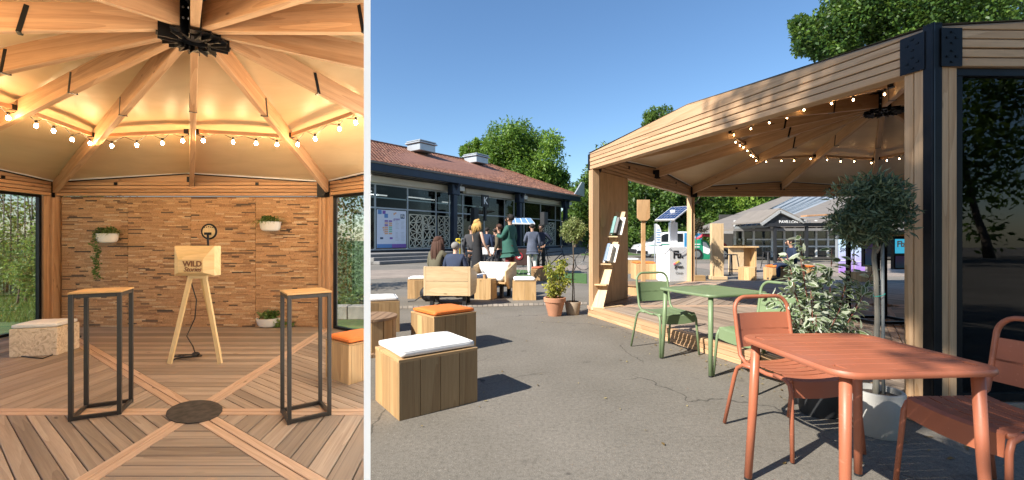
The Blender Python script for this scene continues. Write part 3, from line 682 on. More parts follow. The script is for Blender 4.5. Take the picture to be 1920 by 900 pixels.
def pavilion(T, C, V, zf, hb, c0, pw, zh, skip_post=(), rim=None, boards=29, clipf=None, raf_skip=(), purl=range(12), cl=''):
    C = Vector((C[0], C[1])); V = [Vector((p[0], p[1])) for p in V]; n = 6
    mid = [(V[i]+V[(i+1) % 6])/2 for i in range(6)]
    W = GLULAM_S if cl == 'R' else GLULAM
    # ---- deck
    mb = MB(); poly = [tuple(p) for p in V]
    if clipf: poly = clipf(poly)
    mb.prism([tuple(Vector(q_)+(C-Vector(q_)).normalized()*.06) for q_ in poly], zf-.10, zf-.05); mb.build('deck_dark_slab', plain('deck_void', (.012, .01, .008), .9), T, uv=False)  # near-black slab stands in for the shade under the deck boards
    for i in range(6):
        a, b = V[i], V[(i+1) % 6]; d = (b-a).normalized()
        na = Vector((-(a-C).y, (a-C).x)).normalized(); nb_ = Vector((-(b-C).y, (b-C).x)).normalized()
        if na.dot(b-C) < 0: na = -na
        if nb_.dot(a-C) < 0: nb_ = -nb_
        for k in range(boards):
            t0, t1 = (k+.032)/boards, (k+.968)/boards
            if t1 < .06: continue
            q = [C+(a-C)*t0, C+(b-C)*t0, C+(b-C)*t1, C+(a-C)*t1]; q = [tuple(x) for x in q]
            q = clip(q, na.x, na.y, -na.dot(C)-.076); q = clip(q, nb_.x, nb_.y, -nb_.dot(C)-.076) if len(q) > 2 else q
            if len(q) > 2 and clipf: q = clipf(q)
            if len(q) < 3: continue
            MB().prism(q, zf-.045, zf+random.uniform(-.001, .0012), (d.x, d.y)).build('deck_board', DECK, T, bevel=.003)
        u = (a-C).normalized(); s = Vector((-u.y, u.x))
        for sg in (-1, 1):
            q = [C+u*.2+s*sg*.004, a+s*sg*.004, a+s*sg*.072, C+u*.2+s*sg*.072]; q = [tuple(x) for x in q]
            if clipf: q = clipf(q)
            if len(q) > 2: MB().prism(q, zf-.045, zf+.002, (u.x, u.y)).build('joint_board', JOINT, T, bevel=.003)
    # ---- sides
    for i in range(6):
        a, b = V[i], V[(i+1) % 6]; L = (b-a).length; d = (b-a)/L; inn = Vector((-d.y, d.x)); 
        if inn.dot(C-a) < 0: inn = -inn
        def P(s, o, z): q = a+d*s+inn*o; return Vector((q.x, q.y, z))
        if rim and i in rim:
            for z0, z1, o in ((zf-.149, zf-.10, .0), (zf-.098, zf-.05, .006), (zf-.048, zf+.003, .0)):
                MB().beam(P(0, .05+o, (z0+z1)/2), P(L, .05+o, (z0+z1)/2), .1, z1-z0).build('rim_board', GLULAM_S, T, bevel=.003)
        e = c0
        for k in range(4):
            z0 = hb+k*.06
            MB().beam(P(e, .06+(k % 2)*.004, z0+.0285), P(L-e, .06+(k % 2)*.004, z0+.0285), .115, .051).build('fascia_board', W, T, bevel=.003)
        MB().beam(P(e+.01, .06, hb+.122), P(L-e-.01, .06, hb+.122), .03, .235).build('gap_shade', BLACKM, T)  # added black strip puts shade into the gaps between fascia boards
        MB().slab([P(e, .005, hb+.241), P(L-e, .005, hb+.241), P(L-e, .005, hb+.25), P(L/2, .005, hb+.40), P(e, .005, hb+.25)], (inn.x, inn.y, 0), .09, (d.x, d.y, 0)).build('gable_board', W, T, bevel=.003)
        for s0, s1, za, zb in ((e, L/2, hb+.255, hb+.405), (L/2, L-e, hb+.405, hb+.255)):
            MB().beam(P(s0, .06, za+.0), P(s1, .06, zb+.0), .09, .012).build('coping', COP, T)
            MB().beam(P(s0, .115, za-.03), P(s1, .115, zb-.03), .012, .018).build('edge_rail', BLACK, T)
            MB().beam(P(s0, .135, za-.012), P(s1, .135, zb-.012), .02, .022).build('lining_edge', LINING, T)
        for s in (L*.25, L*.75): MB().box(P(s, .125, hb+.205), (.05, .02, .045), math.atan2(d.y, d.x)).build('clip', BLACK, T)
        for j, sg in ((0, 1), (1, -1)):
            if ((i+j) % 6, j) in skip_post: continue
            for k in range(2):
                full = cl == 'L' or (i, j) in ((0, 0), (5, 1))
                s = (c0 if full else .012)+pw*(k+.5)*.5; s = s if j == 0 else L-s
                MB().box(P(s, .07+.004*k, (zf+hb)/2), (pw*.5-.006, .12, hb-zf-.002), math.atan2(d.y, d.x)).build('post', W, T, bevel=.003)
            s = c0/2 if j == 0 else L-c0/2
            zc, hc = ((zf+hb+.2)/2-.03, hb+.42-zf) if full else (hb+.122, .25)
            MB().box(P(s, .012, zc), (c0+.004, .02, hc), math.atan2(d.y, d.x)).build('corner_plate', BLACK, T)
            s = c0+pw/2; s = s if j == 0 else L-s
            if full:
                bpl = MB().box(P(s, -.004, hb+.12), (pw+.02, .006, .245), math.atan2(d.y, d.x)).build('bracket_plate', BLACK, T)
                if bpl is not None:
                    for zz in (.06, .18):
                        for qx, qz in ((-.25, 0), (.25, .0), (0, .035), (0, -.035)): MB().box(P(s+qx*pw, -.009, hb+zz+qz), (.016, .006, .012), math.atan2(d.y, d.x)).build('bolt', DBOLT, bpl)
            mb = MB(); mb.box(P(s, .135, hb+.10), (pw+.03, .012, .26), math.atan2(d.y, d.x)); mb.build('inner_bracket', BLACK, T)
    # ---- rafters, membrane, purlins
    ends = []
    for i in range(6): ends += [(V[i], .24, True), (mid[i], .37, False)]
    HR = .165
    out = []
    for k, (e, ht, isv) in enumerate(ends):
        L = (e-C).length; u = (e-C)/L
        p, q = C+u*HR, C+u*(L-.14); s = Vector((-u.y, u.x))*.032
        zb0, zt0, zb1, zt1 = zh, zh+.22, hb+ht-.20, hb+ht-.01
        out.append((p, q, zb0, zb1, zt0, zt1, u))
        if k in raf_skip: continue
        mb = MB(); mb.add([v3(p-s, zb0), v3(p+s, zb0), v3(q-s, zb1), v3(q+s, zb1), v3(p-s, zt0), v3(p+s, zt0), v3(q-s, zt1), v3(q+s, zt1)],
                          [(0, 1, 3, 2), (4, 6, 7, 5), (0, 4, 5, 1), (2, 3, 7, 6), (0, 2, 6, 4), (1, 5, 7, 3)], v3(u, (zb1-zb0)/L))
        r = mb.build('rafter', W, T, bevel=.004)
        if r is None: continue
        for tt in (.33,):
            c = p.lerp(q, tt); zb, zt = zb0+(zb1-zb0)*tt, zt0+(zt1-zt0)*tt; aa = math.atan2(u.y, u.x)
            mb = MB()
            for sg in (-1, 1): mb.beam(v3(c+s*sg*1.06-u*.04, zt-.01), v3(c+s*sg*1.06, zb-.004), .028, .004, up=(s.x*sg, s.y*sg, 0))
            mb.box(v3(c, zb-.004), (.028, .084, .004), aa); mb.build('strap', BLACK, r)
        c = q-u*.01; mb = MB(); aa = math.atan2(u.y, u.x)
        for sg in (-1, 1): mb.box(v3(c+s*sg*1.1, zb1+.07), (.12, .006, .17), aa)
        mb.box(v3(c+u*.06, zb1+.05), (.01, .14, .22), aa); mb.build('rafter_shoe', BLACK, r)
        # hub clamp
        mb = MB()
        for sg in (-1, 1): mb.box(v3(C+u*(HR+.02)+s*sg*1.15, zh+.065), (.135, .008, .29), aa)
        mb.box(v3(C+u*(HR+.06), zh-.045), (.08, .08, .01), aa); mb.box(v3(C+u*(HR-.05), zh+.08), (.02, .09, .25), aa); mb.build('hub_clamp', BLACK, r)
        mb = MB()
        for sg in (-1, 1):
            for dz in (.05, .14): mb.tube([v3(C+u*(HR+.06)+s*sg*1.2, zh+dz), v3(C+u*(HR+.06)+s*sg*1.5, zh+dz)], .011, 6)
        mb.build('hub_bolt', STEEL, r)
    mb = MB(); mb.lathe(v3(C, 0), [(.0, zh-.03), (.06, zh-.03), (.075, zh-.02), (.075, zh+.34), (.0, zh+.36)], 12); mb.build('hub', BLACKM, T)
    pe = []
    for k, (e, ht, isv) in enumerate(ends):
        L = (e-C).length; u = (e-C)/L; pe.append(v3(e-u*.12, hb+ht+.008))
    top = zh+.235+.02
    rim_ = []
    for k, (e, ht, isv) in enumerate(ends):
        L = (e-C).length; u = (e-C)/L; rim_.append(v3(C+u*.2, top))
    for k in range(12):
        j = (k+1) % 12; mb = MB(); S = 8
        vs = []; fs = []
        for x in range(S+1):
            for y in range(S+1):
                u_, v_ = x/S, y/S; p = rim_[k].lerp(rim_[j], v_).lerp(pe[k].lerp(pe[j], v_), u_); sag = -.035*math.sin(math.pi*u_)*math.sin(math.pi*v_); vs.append(p+Vector((0, 0, -sag)))
        for x in range(S):
            for y in range(S): fs.append((x*(S+1)+y, (x+1)*(S+1)+y, (x+1)*(S+1)+y+1, x*(S+1)+y+1))
        mb.add(vs, fs); mb.build('roof_membrane', MEMB, T, smooth=True, uv=False)
    TP = .53; pp = []
    for k in purl:
        j = (k+1) % 12
        def at(m_):
            p, q, zb0, zb1, zt0, zt1, u = out[m_]; c = p.lerp(q, TP); return v3(c, zb0+(zb1-zb0)*TP+.12)
        A, B = at(k), at(j)
        r = MB().beam(A, B, .045, .05).build('purlin', W, T, bevel=.003)
        if r is None: continue
        dd = (B-A).normalized(); aa = math.atan2(dd.y, dd.x)
        for X_ in (A+dd*.07, B-dd*.07): MB().box(X_, (.06, .055, .06), aa).build('purlin_bracket', BLACK, T)
        pp.append((A, B))
    # outer skin of the roof so that it is closed from above
    mb = MB()
    pk = v3(C, top+.12)
    o2 = [v3(e+(e-C).normalized()*0.0, hb+ht+.03) for e, ht, _ in ends]
    for k in range(12): mb.add([pk, o2[k], o2[(k+1) % 12]], [(0, 1, 2)])
    mb.build('roof_cover', plain('roof_cover', (.35, .33, .30), .6), T, uv=False)
    return out, pp
def bulbs(T, segs, mat, per=4, r=.022, drop=.045, seed=1, sk=()):
    rg = random.Random(seed)
    for i, (A, B) in enumerate(segs):
        pts = []; 
        for k in range(per):
            t = (k+.6)/per+rg.uniform(-.04, .04); p = A.lerp(B, t)+Vector((0, 0, -drop-rg.uniform(0, .04)))
            pts += [A.lerp(B, max(0, t-.13))+Vector((0, 0, -.015+rg.uniform(-.01, .02))), p+Vector((0, 0, .035))]
            sk_ = MB().tube([p+Vector((0, 0, .055)), p+Vector((0, 0, .02))], .014, 8).build('socket', WIRE, T, smooth=True)
            if sk_ is not None: MB().ell(p+Vector((0, 0, -.008)), (r*rg.uniform(.85, 1.1), r, r*1.35), 10, 7).build('bulb', mat, sk_, smooth=True)
        pts.append(B+Vector((0, 0, -.02)))
        MB().tube(pts, .0045, 5).build('cable', WIRE, T, smooth=True)
# ============================================================ RIGHT PAVILION
MODE['side'] = None
P1 = Vector((1.205, 6.95)); P0 = Vector((2.69, 2.79)); P2 = Vector((4.50, 11.2))
PC = P0+P2-P1; PV = [P0, P1, P2, 2*PC-P0, 2*PC-P1, 2*PC-P2]
ZFR, HBR = .15, 2.31
pr = thing('wooden_pavilion', 'open hexagonal larch pavilion with a ribbed roof, its deck beside the green chairs', 'pavilion', (PC.x, PC.y, 0))
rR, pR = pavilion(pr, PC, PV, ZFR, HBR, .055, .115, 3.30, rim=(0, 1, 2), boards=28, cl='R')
lr = thing('string_lights', 'string of small lit bulbs under the roof of the open pavilion', 'string lights', (PC.x, PC.y, 2.8))
bulbs(lr, pR, BULBR, 4, .0105)
# inner CLT panel on side P1-P2
d12 = (P2-P1).normalized(); in12 = Vector((d12.y, -d12.x))
if in12.dot(PC-P1) < 0: in12 = -in12
CLT = wood('clt_panel', (.44, .25, .11), (.62, .40, .21), .55, 2.2, .1, True, .2)
def S12(s, o, z): q = P1+d12*s+in12*o; return Vector((q.x, q.y, z))
MB().slab([S12(.19, .02, ZFR+.005), S12(1.30, .02, ZFR+.005), S12(1.30, .02, HBR-.005), S12(.19, .02, HBR-.005)], (in12.x, in12.y, 0), .10, (0, 0, 1)).build('wall_panel', CLT, pr, bevel=.004)
# glass side P0-P5
P5 = PV[5]; d05 = (P5-P0).normalized(); in05 = Vector((-d05.y, d05.x))
if in05.dot(PC-P0) < 0: in05 = -in05
def S05(s, o, z): q = P0+d05*s+in05*o; return Vector((q.x, q.y, z))
L05 = (P5-P0).length
GL_D = glassmat('dark_glazing', (.48, .46, .43), 1.2)
def glazing(T, S, L, z0, z1, s0, mat, fr=.045, nm='glass_pane', div=2):
    x0, x1 = s0, L-s0
    for (a, b) in (((x0, z0), (x1, z0)), ((x0, z1), (x1, z1))): MB().beam(S(a[0], .06, a[1]+(fr/2 if a[1] == z0 else -fr/2)), S(b[0], .06, b[1]+(fr/2 if a[1] == z0 else -fr/2)), .06, fr).build('frame_rail', BLACK, T)
    xs = [x0+(x1-x0)*k/div for k in range(div+1)]
    for k, x in enumerate(xs):
        x = min(max(x, x0+fr/2), x1-fr/2); MB().beam(S(x, .06, z0+fr), S(x, .06, z1-fr), .06, fr, up=(0, 1, 0)).build('frame_stile', BLACK, T)
    for k in range(div):
        a, b = xs[k]+fr*.6, xs[k+1]-fr*.6
        MB().slab([S(a, .055, z0+fr), S(b, .055, z0+fr), S(b, .055, z1-fr), S(a, .055, z1-fr)], S(0, 1, 0)-S(0, 0, 0), .008).build(nm, mat, T)
glazing(pr, S05, L05, ZFR+.01, HBR-.002, .175, GL_D)
# unseen solid panel added on side P5-P4 so that the inside stays dim there
P4 = PV[4]; d54 = (P4-P5).normalized(); i54 = Vector((-d54.y, d54.x))
if i54.dot(PC-P5) < 0: i54 = -i54
def S54(s, o, z): q = P5+d54*s+i54*o; return Vector((q.x, q.y, z))
MB().slab([S54(.2, .04, ZFR+.01), S54((P4-P5).length-.2, .04, ZFR+.01), S54((P4-P5).length-.2, .04, HBR-.005), S54(.2, .04, HBR-.005)], (i54.x, i54.y, 0), .08, (0, 0, 1)).build('wall_panel', CLT, pr)
# ============================================================ LEFT PAVILION
MODE['side'] = 'L'; MODE['shade'] = True; MODE['front'] = 1.4
C_ = GL(365, 772); LC = Vector((C_.x, C_.y)); q0 = GL(99, 612); q1 = GL(620, 612)
v0, v1 = Vector((q0.x, q0.y)), Vector((q1.x, q1.y)); LVs = [v0, v1, LC+(v1-v0), 2*LC-v0, 2*LC-v1, LC-(v1-v0)]
HBL = 1.955
def clipL(p):
    p = clip(p, -1, -.3375, 0)
    if len(p) > 2: p = clip(p, 0, 1, -1.2)
    if len(p) > 2: p = clip(p, 1, 1.42, 0)   # nothing beyond the left of the view
    return p
pl = thing('timber_pavilion', 'warm lit hexagonal pavilion interior with wood mosaic wall and rayed rafters', 'pavilion', (LC.x, LC.y, ZL))
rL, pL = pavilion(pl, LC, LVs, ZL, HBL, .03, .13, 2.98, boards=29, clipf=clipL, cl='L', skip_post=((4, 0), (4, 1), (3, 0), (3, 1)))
ll = thing('string_lights', 'string of large glowing bulbs hung along the purlins above the mosaic wall', 'string lights', (LC.x, LC.y, 2.4))
bulbs(ll, pL, BULB, 4, .018, .10, 5)
# mosaic wall
mw_y = v0.y-.06; xl, xr = PX(116, mw_y), PX(604, mw_y); z0m, z1m = ZL+.005, HBL-.005
seams = [xl, PX(240, mw_y), PX(358, mw_y), PX(479, mw_y), xr]
PAL = [(.48, .275, .135), (.52, .31, .16), (.44, .25, .125), (.58, .38, .21), (.33, .18, .09), (.50, .295, .15), (.46, .265, .13), (.16, .10, .065), (.60, .44, .28), (.085, .06, .045)]
WTS = [6, 6, 5, 4, 3, 6, 5, 1.7, 1.8, .9]
STRIPM = attrcol('mosaic_strip', .7, .5, 60, .25)
rg = random.Random(11); strips = []
for k in range(4):
    px_ = MB().box(((seams[k]+seams[k+1])/2, mw_y+.045, (z0m+z1m)/2), (seams[k+1]-seams[k]-.004, .04, z1m-z0m), col=(.2, .11, .06)).build('wall_panel', STRIPM, pl)
    rh = .0225; nrow = int((z1m-z0m)/rh); mb = MB(); ind = []
    for r in range(nrow):
        x = seams[k]+.003; z = z0m+(r+.5)*rh
        while x < seams[k+1]-.01:
            L = min(rg.uniform(.07, .30), seams[k+1]-.003-x); c = rg.choices(PAL, WTS)[0]; kf = rg.uniform(.90, 1.10); c = tuple(a*kf for a in c); pr_ = rg.uniform(.0, .017)
            s = ((x+L/2, mw_y+.02-pr_, z), (L-.0015, .03, rh-.0012), c, pr_*L)
            ind.append(s); x += L
    ind.sort(key=lambda q: -q[3])
    for c_, s_, cc, _ in ind[:74]: MB().box(c_, s_, col=cc).build('wood_strip', STRIPM, pl, uv=False)
    for c_, s_, cc, _ in ind[74:]: mb.box(c_, s_, col=cc)
    mb.build('wood_strips', STRIPM, pl, uv=False, kind='stuff')
    ea_, eb_ = (.12 if k == 0 else 0), (.12 if k == 3 else 0)
    MB().slab([(seams[k]-ea_, mw_y+.07, z0m), (seams[k+1]+eb_, mw_y+.07, z0m), (seams[k+1]+eb_, mw_y+.07, z1m), (seams[k]-ea_, mw_y+.07, z1m)], (0, 1, 0), .03).build('wall_backing', GLULAM, pl)
# door posts and glazed doors left and right
GLC = glassmat('clear_glazing', (.94, .96, .95), .35)
def side_fn(a, b, C0):
    d = (b-a).normalized(); inn = Vector((-d.y, d.x))
    if inn.dot(C0-a) < 0: inn = -inn
    return (lambda s, o, z: Vector(((a+d*s+inn*o).x, (a+d*s+inn*o).y, z))), (b-a).length, d
Sl, Ll, dl = side_fn(v0, LVs[5], LC); Sr, Lr, dr = side_fn(v1, LVs[2], LC)
for S_, L_, s0_ in ((Sl, Ll, .30), (Sr, Lr, .22)):
    glazing(pl, S_, L_, ZL+.01, HBL-.004, s0_, GLC, .04, 'glass_pane', 2)
    MB().beam(S_(s0_-.07, .06, ZL+.02), S_(s0_-.07, .06, HBL-.01), .1, .09, up=(0, 1, 0)).build('door_post', GLULAM, pl, bevel=.003)
# floor plate in the centre
FP = plain('worn_plate', (.045, .038, .032), .75, .2, .6, 14, bumps=.5)
dp = one(MB().prism([(LC.x+.243*math.cos(k*math.pi/8)-.5*.26*math.sin(k*math.pi/8), LC.y+.26*math.sin(k*math.pi/8)) for k in range(16)], ZL+.003, ZL+.009), 'floor_plate', FP, 'dark worn rounded plate where the floor joints meet', 'plate')
# ---- bar tables
def bar_table(label, x, y, rz):
    t = thing('bar_table', label, 'table', (x, y, ZL), rz, 'tall square bar tables'); a = .17; h = 1.05; f = .03
    for sx in (-1, 1):
        for sy in (-1, 1): MB().box((sx*(a-f/2), sy*(a-f/2), h/2), (f, f, h-.002)).build('leg', DGREY, t, world=False, bevel=.002)
    for z in (.02, h-.018):
        for s in (-1, 1):
            MB().box((0, s*(a-f/2), z), (2*a-2*f-.001, f-.004, f)).build('rail', DGREY, t, world=False, bevel=.002)
            MB().box((s*(a-f/2), 0, z), (f-.004, 2*a-2*f-.001, f)).build('rail', DGREY, t, world=False, bevel=.002)
    MB().box((0, 0, h+.008), (2*a+.006, 2*a+.006, .014)).build('table_top', PLYT, t, world=False, bevel=.002)
    return t
PLYT = wood('oak_top', (.50, .28, .10), (.66, .41, .18), .45, 5, .05, False, .1)
f0, f1 = GL(127, 786), GL(214, 788); ctr = (f0+f1)/2
bar_table('tall black bar table with wooden top left of the easel', ctr.x-.07, ctr.y+.18, R(27))
f0, f1 = GL(530, 791), GL(616, 791); ctr = (f0+f1)/2
bar_table('tall black bar table with wooden top right of the easel, by the floor planter', ctr.x-.08, ctr.y+.17, R(37))
# ---- easel with box
ez = thing('easel_cabinet', 'pale wooden display box marked WILD Stories on three splayed legs', 'easel', GL(365, 682))
YE = GL(365, 682).y; pc = wood('pale_ash', (.66, .46, .20), (.80, .60, .32), .45, 3, .05, False, .1)
def E(x, y, o=0): return Vector((PX(x, YE), YE+o, ZY(y, YE)))
for (a, b, o0, o1) in (((352, 517), (318, 681), .05, -.0), ((378, 517), (413, 681), .05, -.0), ((365, 517), (368, 660), .12, .42)):
    pa = Vector((PX(a[0], YE), YE+o0, ZY(a[1], YE))); pb = Vector((PX(b[0], YE), YE+o1, ZL+.002)); MB().beam(pa, pb, .048, .03, up=(0, 1, 0)).build('leg', pc, ez, bevel=.002)
MB().beam(E(350, 519, .06), E(381, 519, .06), .06, .05).build('bracket', pc, ez, bevel=.003)
b4 = [E(327, 517, 0), E(402, 517, 0), E(402, 461, 0), E(327, 461, 0)]; i4 = [E(344, 510, -.09), E(390, 510, -.09), E(390, 486, -.09), E(344, 486, -.09)]; k4 = [p+Vector((0, .12, 0)) for p in b4]
mb = MB(); mb.add(b4+i4+k4, [(4, 5, 6, 7), (0, 1, 5, 4), (1, 2, 6, 5), (2, 3, 7, 6), (3, 0, 4, 7), (0, 8, 9, 1), (1, 9, 10, 2), (2, 10, 11, 3), (3, 11, 8, 0), (11, 10, 9, 8)], (1, 0, 0)); mb.build('box', pc, ez, bevel=.003)
fr_ = E(357, 512, -.1); MB().beam(E(346, 487, -.094), E(388, 487, -.094), .008, .008).build('panel_rim', pc, ez)
LT = plain('burnt_letters', (.22, .09, .04), .7)
text('WILD', 'letters', LT, ez, E(371, 494.5, -.094), (1, 0, 0), (0, 0, 1), .092, bold=.002, space=.95)
text('Stories', 'letters', LT, ez, E(371, 504.5, -.094), (1, 0, 0), (0, 0, 1), .078, shear=.3, bold=.001, space=.95)
# round black rimmed disc above the box
dsk = thing('ring_lamp', 'small round pale disc with a black rim and a black clip above the display box', 'lamp', E(383, 461, .05))
ax = Matrix.Rotation(R(90), 3, 'X')
MB().lathe(E(383, 434, .1), [(0, 0), (.085, 0), (.085, .02), (0, .02)], 28, ax=ax).build('disc', pc, dsk, smooth='auto')
mb = MB(); mb.tube([E(383, 434, .085)+Vector((math.cos(a)*.088, 0, math.sin(a)*.088)) for a in [2*math.pi*k/28 for k in range(28)]], .012, 8, closed=True); mb.build('rim', BLACK, dsk, smooth=True)
mb = MB(); [mb.box(E(375+k*4, 426-(1-abs(k-2)*.5)*1.2, .075), (.012, .006, .012)) for k in range(5)]; mb.build('marks', BLACK, dsk)
MB().box(E(383, 438, .06), (.07, .03, .03)).tube([E(383, 438, .06), E(384, 462, .06)], .012).build('clip_stem', BLACK, dsk)
# cable from the box to the deck
cb = MB(); pz = GL(352, 668); pts = [E(346, 519, .08), E(349, 545, .12), E(355, 565, .12), E(352, 600, .12)]
pts += [Vector((PX(350, 5.5), 5.5, ZY(630, 5.5))), Vector((PX(362, 5.45), 5.45, ZY(650, 5.45))), GL(366, 663, ZL+.02)]
for k in range(34):
    a = k*.75; c = GL(352+8*math.sin(k*.23), 667, ZL+.012+.001*k); pts.append(c+Vector((math.cos(a)*(.12+.02*math.sin(k)), math.sin(a)*.06, 0)))
pts += [GL(330, 672, ZL+.01), GL(322, 677, ZL+.01)]
cb.tube(pts, .0065, 6); cb.ell(GL(367, 664, ZL+.03), (.05, .035, .03)); one(cb, 'power_cable', WIRE, 'black cable hanging from the display box and coiled on the deck', 'cable', smooth=True)
sp = GL(141, 636, ZL)
sl = thing('floor_spotlight', 'small black plug and spotlight lying on the joint by the left bar table', 'spotlight', sp)
MB().ell(sp+Vector((0, 0, .06)), (.06, .05, .045)).tube([sp+Vector((-.12, .05, .01)), sp+Vector((0, 0, .03)), sp+Vector((.12, -.05, .05))], .02).build('body', BLACKM, sl, smooth=True)
MB().tube([sp+Vector((.02, -.04, .07)), sp+Vector((-.05, -.07, .07))], .035, 12).build('lens', STEEL, sl)
cab = MB(); cab.tube([GL(40, 668, ZL+.01), GL(80, 672, ZL+.01), GL(112, 660, ZL+.01), GL(118, 645, ZL+.01), GL(135, 637, ZL+.01)], .008, 6)
one(cab, 'floor_cable', WIRE, 'black cable running along the deck behind the chipboard stool', 'cable', smooth=True)
# ---- stools
def stool(label, x, y, rz, wd, dp, h, cush, mat, planks=(4, 3), zf=0.0, group='box stools with cushions', ct=.05, co=0.0, solid=False, name='box_stool'):
    t = thing(name, label, 'stool', (x, y, zf), rz, group); th = .028
    if solid: 
        MB().box((0, 0, h/2), (wd, dp, h)).build('body', mat, t, world=False, bevel=.006)
    else:
        for s in (-1, 1):
            n = planks[0]
            for k in range(n): 
                a = -wd/2+wd*k/n; MB().box((a+wd/n/2, s*(dp/2-th/2), h/2), (wd/n-.003, th, h), grain=(0, 0, 1)).build('plank', mat, t, world=False, bevel=.002)
            n = planks[1]; dd = dp-2*th
            for k in range(n):
                a = -dd/2+dd*k/n; MB().box((s*(wd/2-th/2-.001), a+dd/n/2, h/2-.001), (th, dd/n-.003, h-.002), grain=(0, 0, 1)).build('plank', mat, t, world=False, bevel=.002)
        MB().box((0, 0, h-.03), (wd-2*th-.004, dp-2*th-.004, .02)).build('seat_board', mat, t, world=False)
        for s in (-1, 1):
            MB().box((0, s*(dp/2-.045), h+.009), (wd+.002, .088, .018)).build('top_board', mat, t, world=False, bevel=.002)
            MB().box((s*(wd/2-.045), 0, h+.008), (.086, dp-.18, .016), grain=(0, 1, 0)).build('top_board', mat, t, world=False, bevel=.002)
    if cush is not None:
        c = cushion(t, 'cushion', wd*.93, dp*.93, ct, (co, 0, h+(.018 if not solid else 0)), cush)
    return t
def cushion(t, name, wd, dp, th, loc, mat, world=False, rot=None):
    nx, ny = 14, 12; mb = MB(); vs = []; fs = []
    def top(u, v, s):
        x, y = (u-.5)*wd, (v-.5)*dp; e = min(u, 1-u, v, 1-v); k = min(1, e/.09)**.5
        cr = .010*((1-min(1, abs(u-.5)*2)**3)*(1-min(1, abs(v-.5)*2)**3)); wr = .0022*math.sin(u*31+v*9)*math.sin(v*23+u*5)
        pin = 1-.018*(1-abs(v-.5)*2)*(s*0+1); z = th/2+s*(th/2*(.55+.45*k))+(cr+wr if s > 0 else 0); return (x*pin, y, z)
    for s in (1, -1):
        for i in range(nx+1):
            for j in range(ny+1): vs.append(top(i/nx, j/ny, s))
    B = (nx+1)*(ny+1); id_ = lambda i, j, s: i*(ny+1)+j+(0 if s > 0 else B)
    for i in range(nx):
        for j in range(ny):
            fs.append((id_(i, j, 1), id_(i+1, j, 1), id_(i+1, j+1, 1), id_(i, j+1, 1))); fs.append((id_(i, j, -1), id_(i, j+1, -1), id_(i+1, j+1, -1), id_(i+1, j, -1)))
    for i in range(nx):
        for j in (0, ny):
            q = (id_(i, j, -1), id_(i+1, j, -1), id_(i+1, j, 1), id_(i, j, 1)); fs.append(q if j == 0 else q[::-1])
    for j in range(ny):
        for i in (0, nx):
            q = (id_(i, j, -1), id_(i, j, 1), id_(i, j+1, 1), id_(i, j+1, -1)); fs.append(q if i == 0 else q[::-1])
    Mx = Matrix.Translation(Vector(loc)) @ (rot if rot is not None else Matrix.Identity(4))
    vs = [tuple(Mx @ Vector(v)) for v in vs]; mb.add(vs, fs); o = mb.build(name, mat, t, world=world, smooth=True, uv=False)
    a_, b_, r_ = wd/2-.002, dp/2-.002, .02; pts = []
    for cx, cy, q in ((a_-r_, b_-r_, 0), (-a_+r_, b_-r_, 1), (-a_+r_, -b_+r_, 2), (a_-r_, -b_+r_, 3)):
        for k in range(4): an = math.pi/2*(q+k/3); pts.append(Mx @ Vector((cx+r_*math.cos(an), cy+r_*math.sin(an), th*.78)))
    if o is not None: MB().tube(pts, .0035, 6, closed=True).build('piping', mat, o, world=False, smooth=True, uv=False)
    return o
def osb():
    m = bpy.data.materials.new('chipboard'); t, p, o = nodes_of(m); co = coords(t, 'Object')
    n = N(t, 'ShaderNodeTexNoise'); n.inputs['Scale'].default_value = 6; t.links.new(co, n.inputs[0])
    ad = N(t, 'ShaderNodeVectorMath', operation='ADD'); t.links.new(co, ad.inputs[0]); s = N(t, 'ShaderNodeVectorMath', operation='SCALE'); s.inputs['Scale'].default_value = .3; t.links.new(n.outputs['Color'], s.inputs[0]); t.links.new(s.outputs[0], ad.inputs[1])
    v = N(t, 'ShaderNodeTexVoronoi'); v.inputs['Scale'].default_value = 40; t.links.new(ad.outputs[0], v.inputs['Vector'])
    sp_ = N(t, 'ShaderNodeSeparateColor'); t.links.new(v.outputs['Color'], sp_.inputs[0])
    t.links.new(ramp(t, [(0, (.56, .44, .30)), (.4, (.72, .58, .42)), (.8, (.80, .68, .52)), (1, (.48, .35, .21))], sp_.outputs[0]), p.inputs['Base Color']); p.inputs['Roughness'].default_value = .7; bump(t, p, v.outputs['Distance'], .15, .002); return m
OSB = osb()
c = GL(95, 668)
stool('chipboard box stool with a white cushion by the left glass door', c.x-.265, c.y+.19, R(15), .50, .42, .36, WHITE, OSB, zf=ZL, solid=True, ct=.06)
c = GL(665, 722); oL = stool('plank box stool with an orange cushion by the right bar table of the interior', c.x-.10, c.y+.32, R(-38), .46, .46, .40, ORANGE, OAK, (3, 3), zf=ZL)
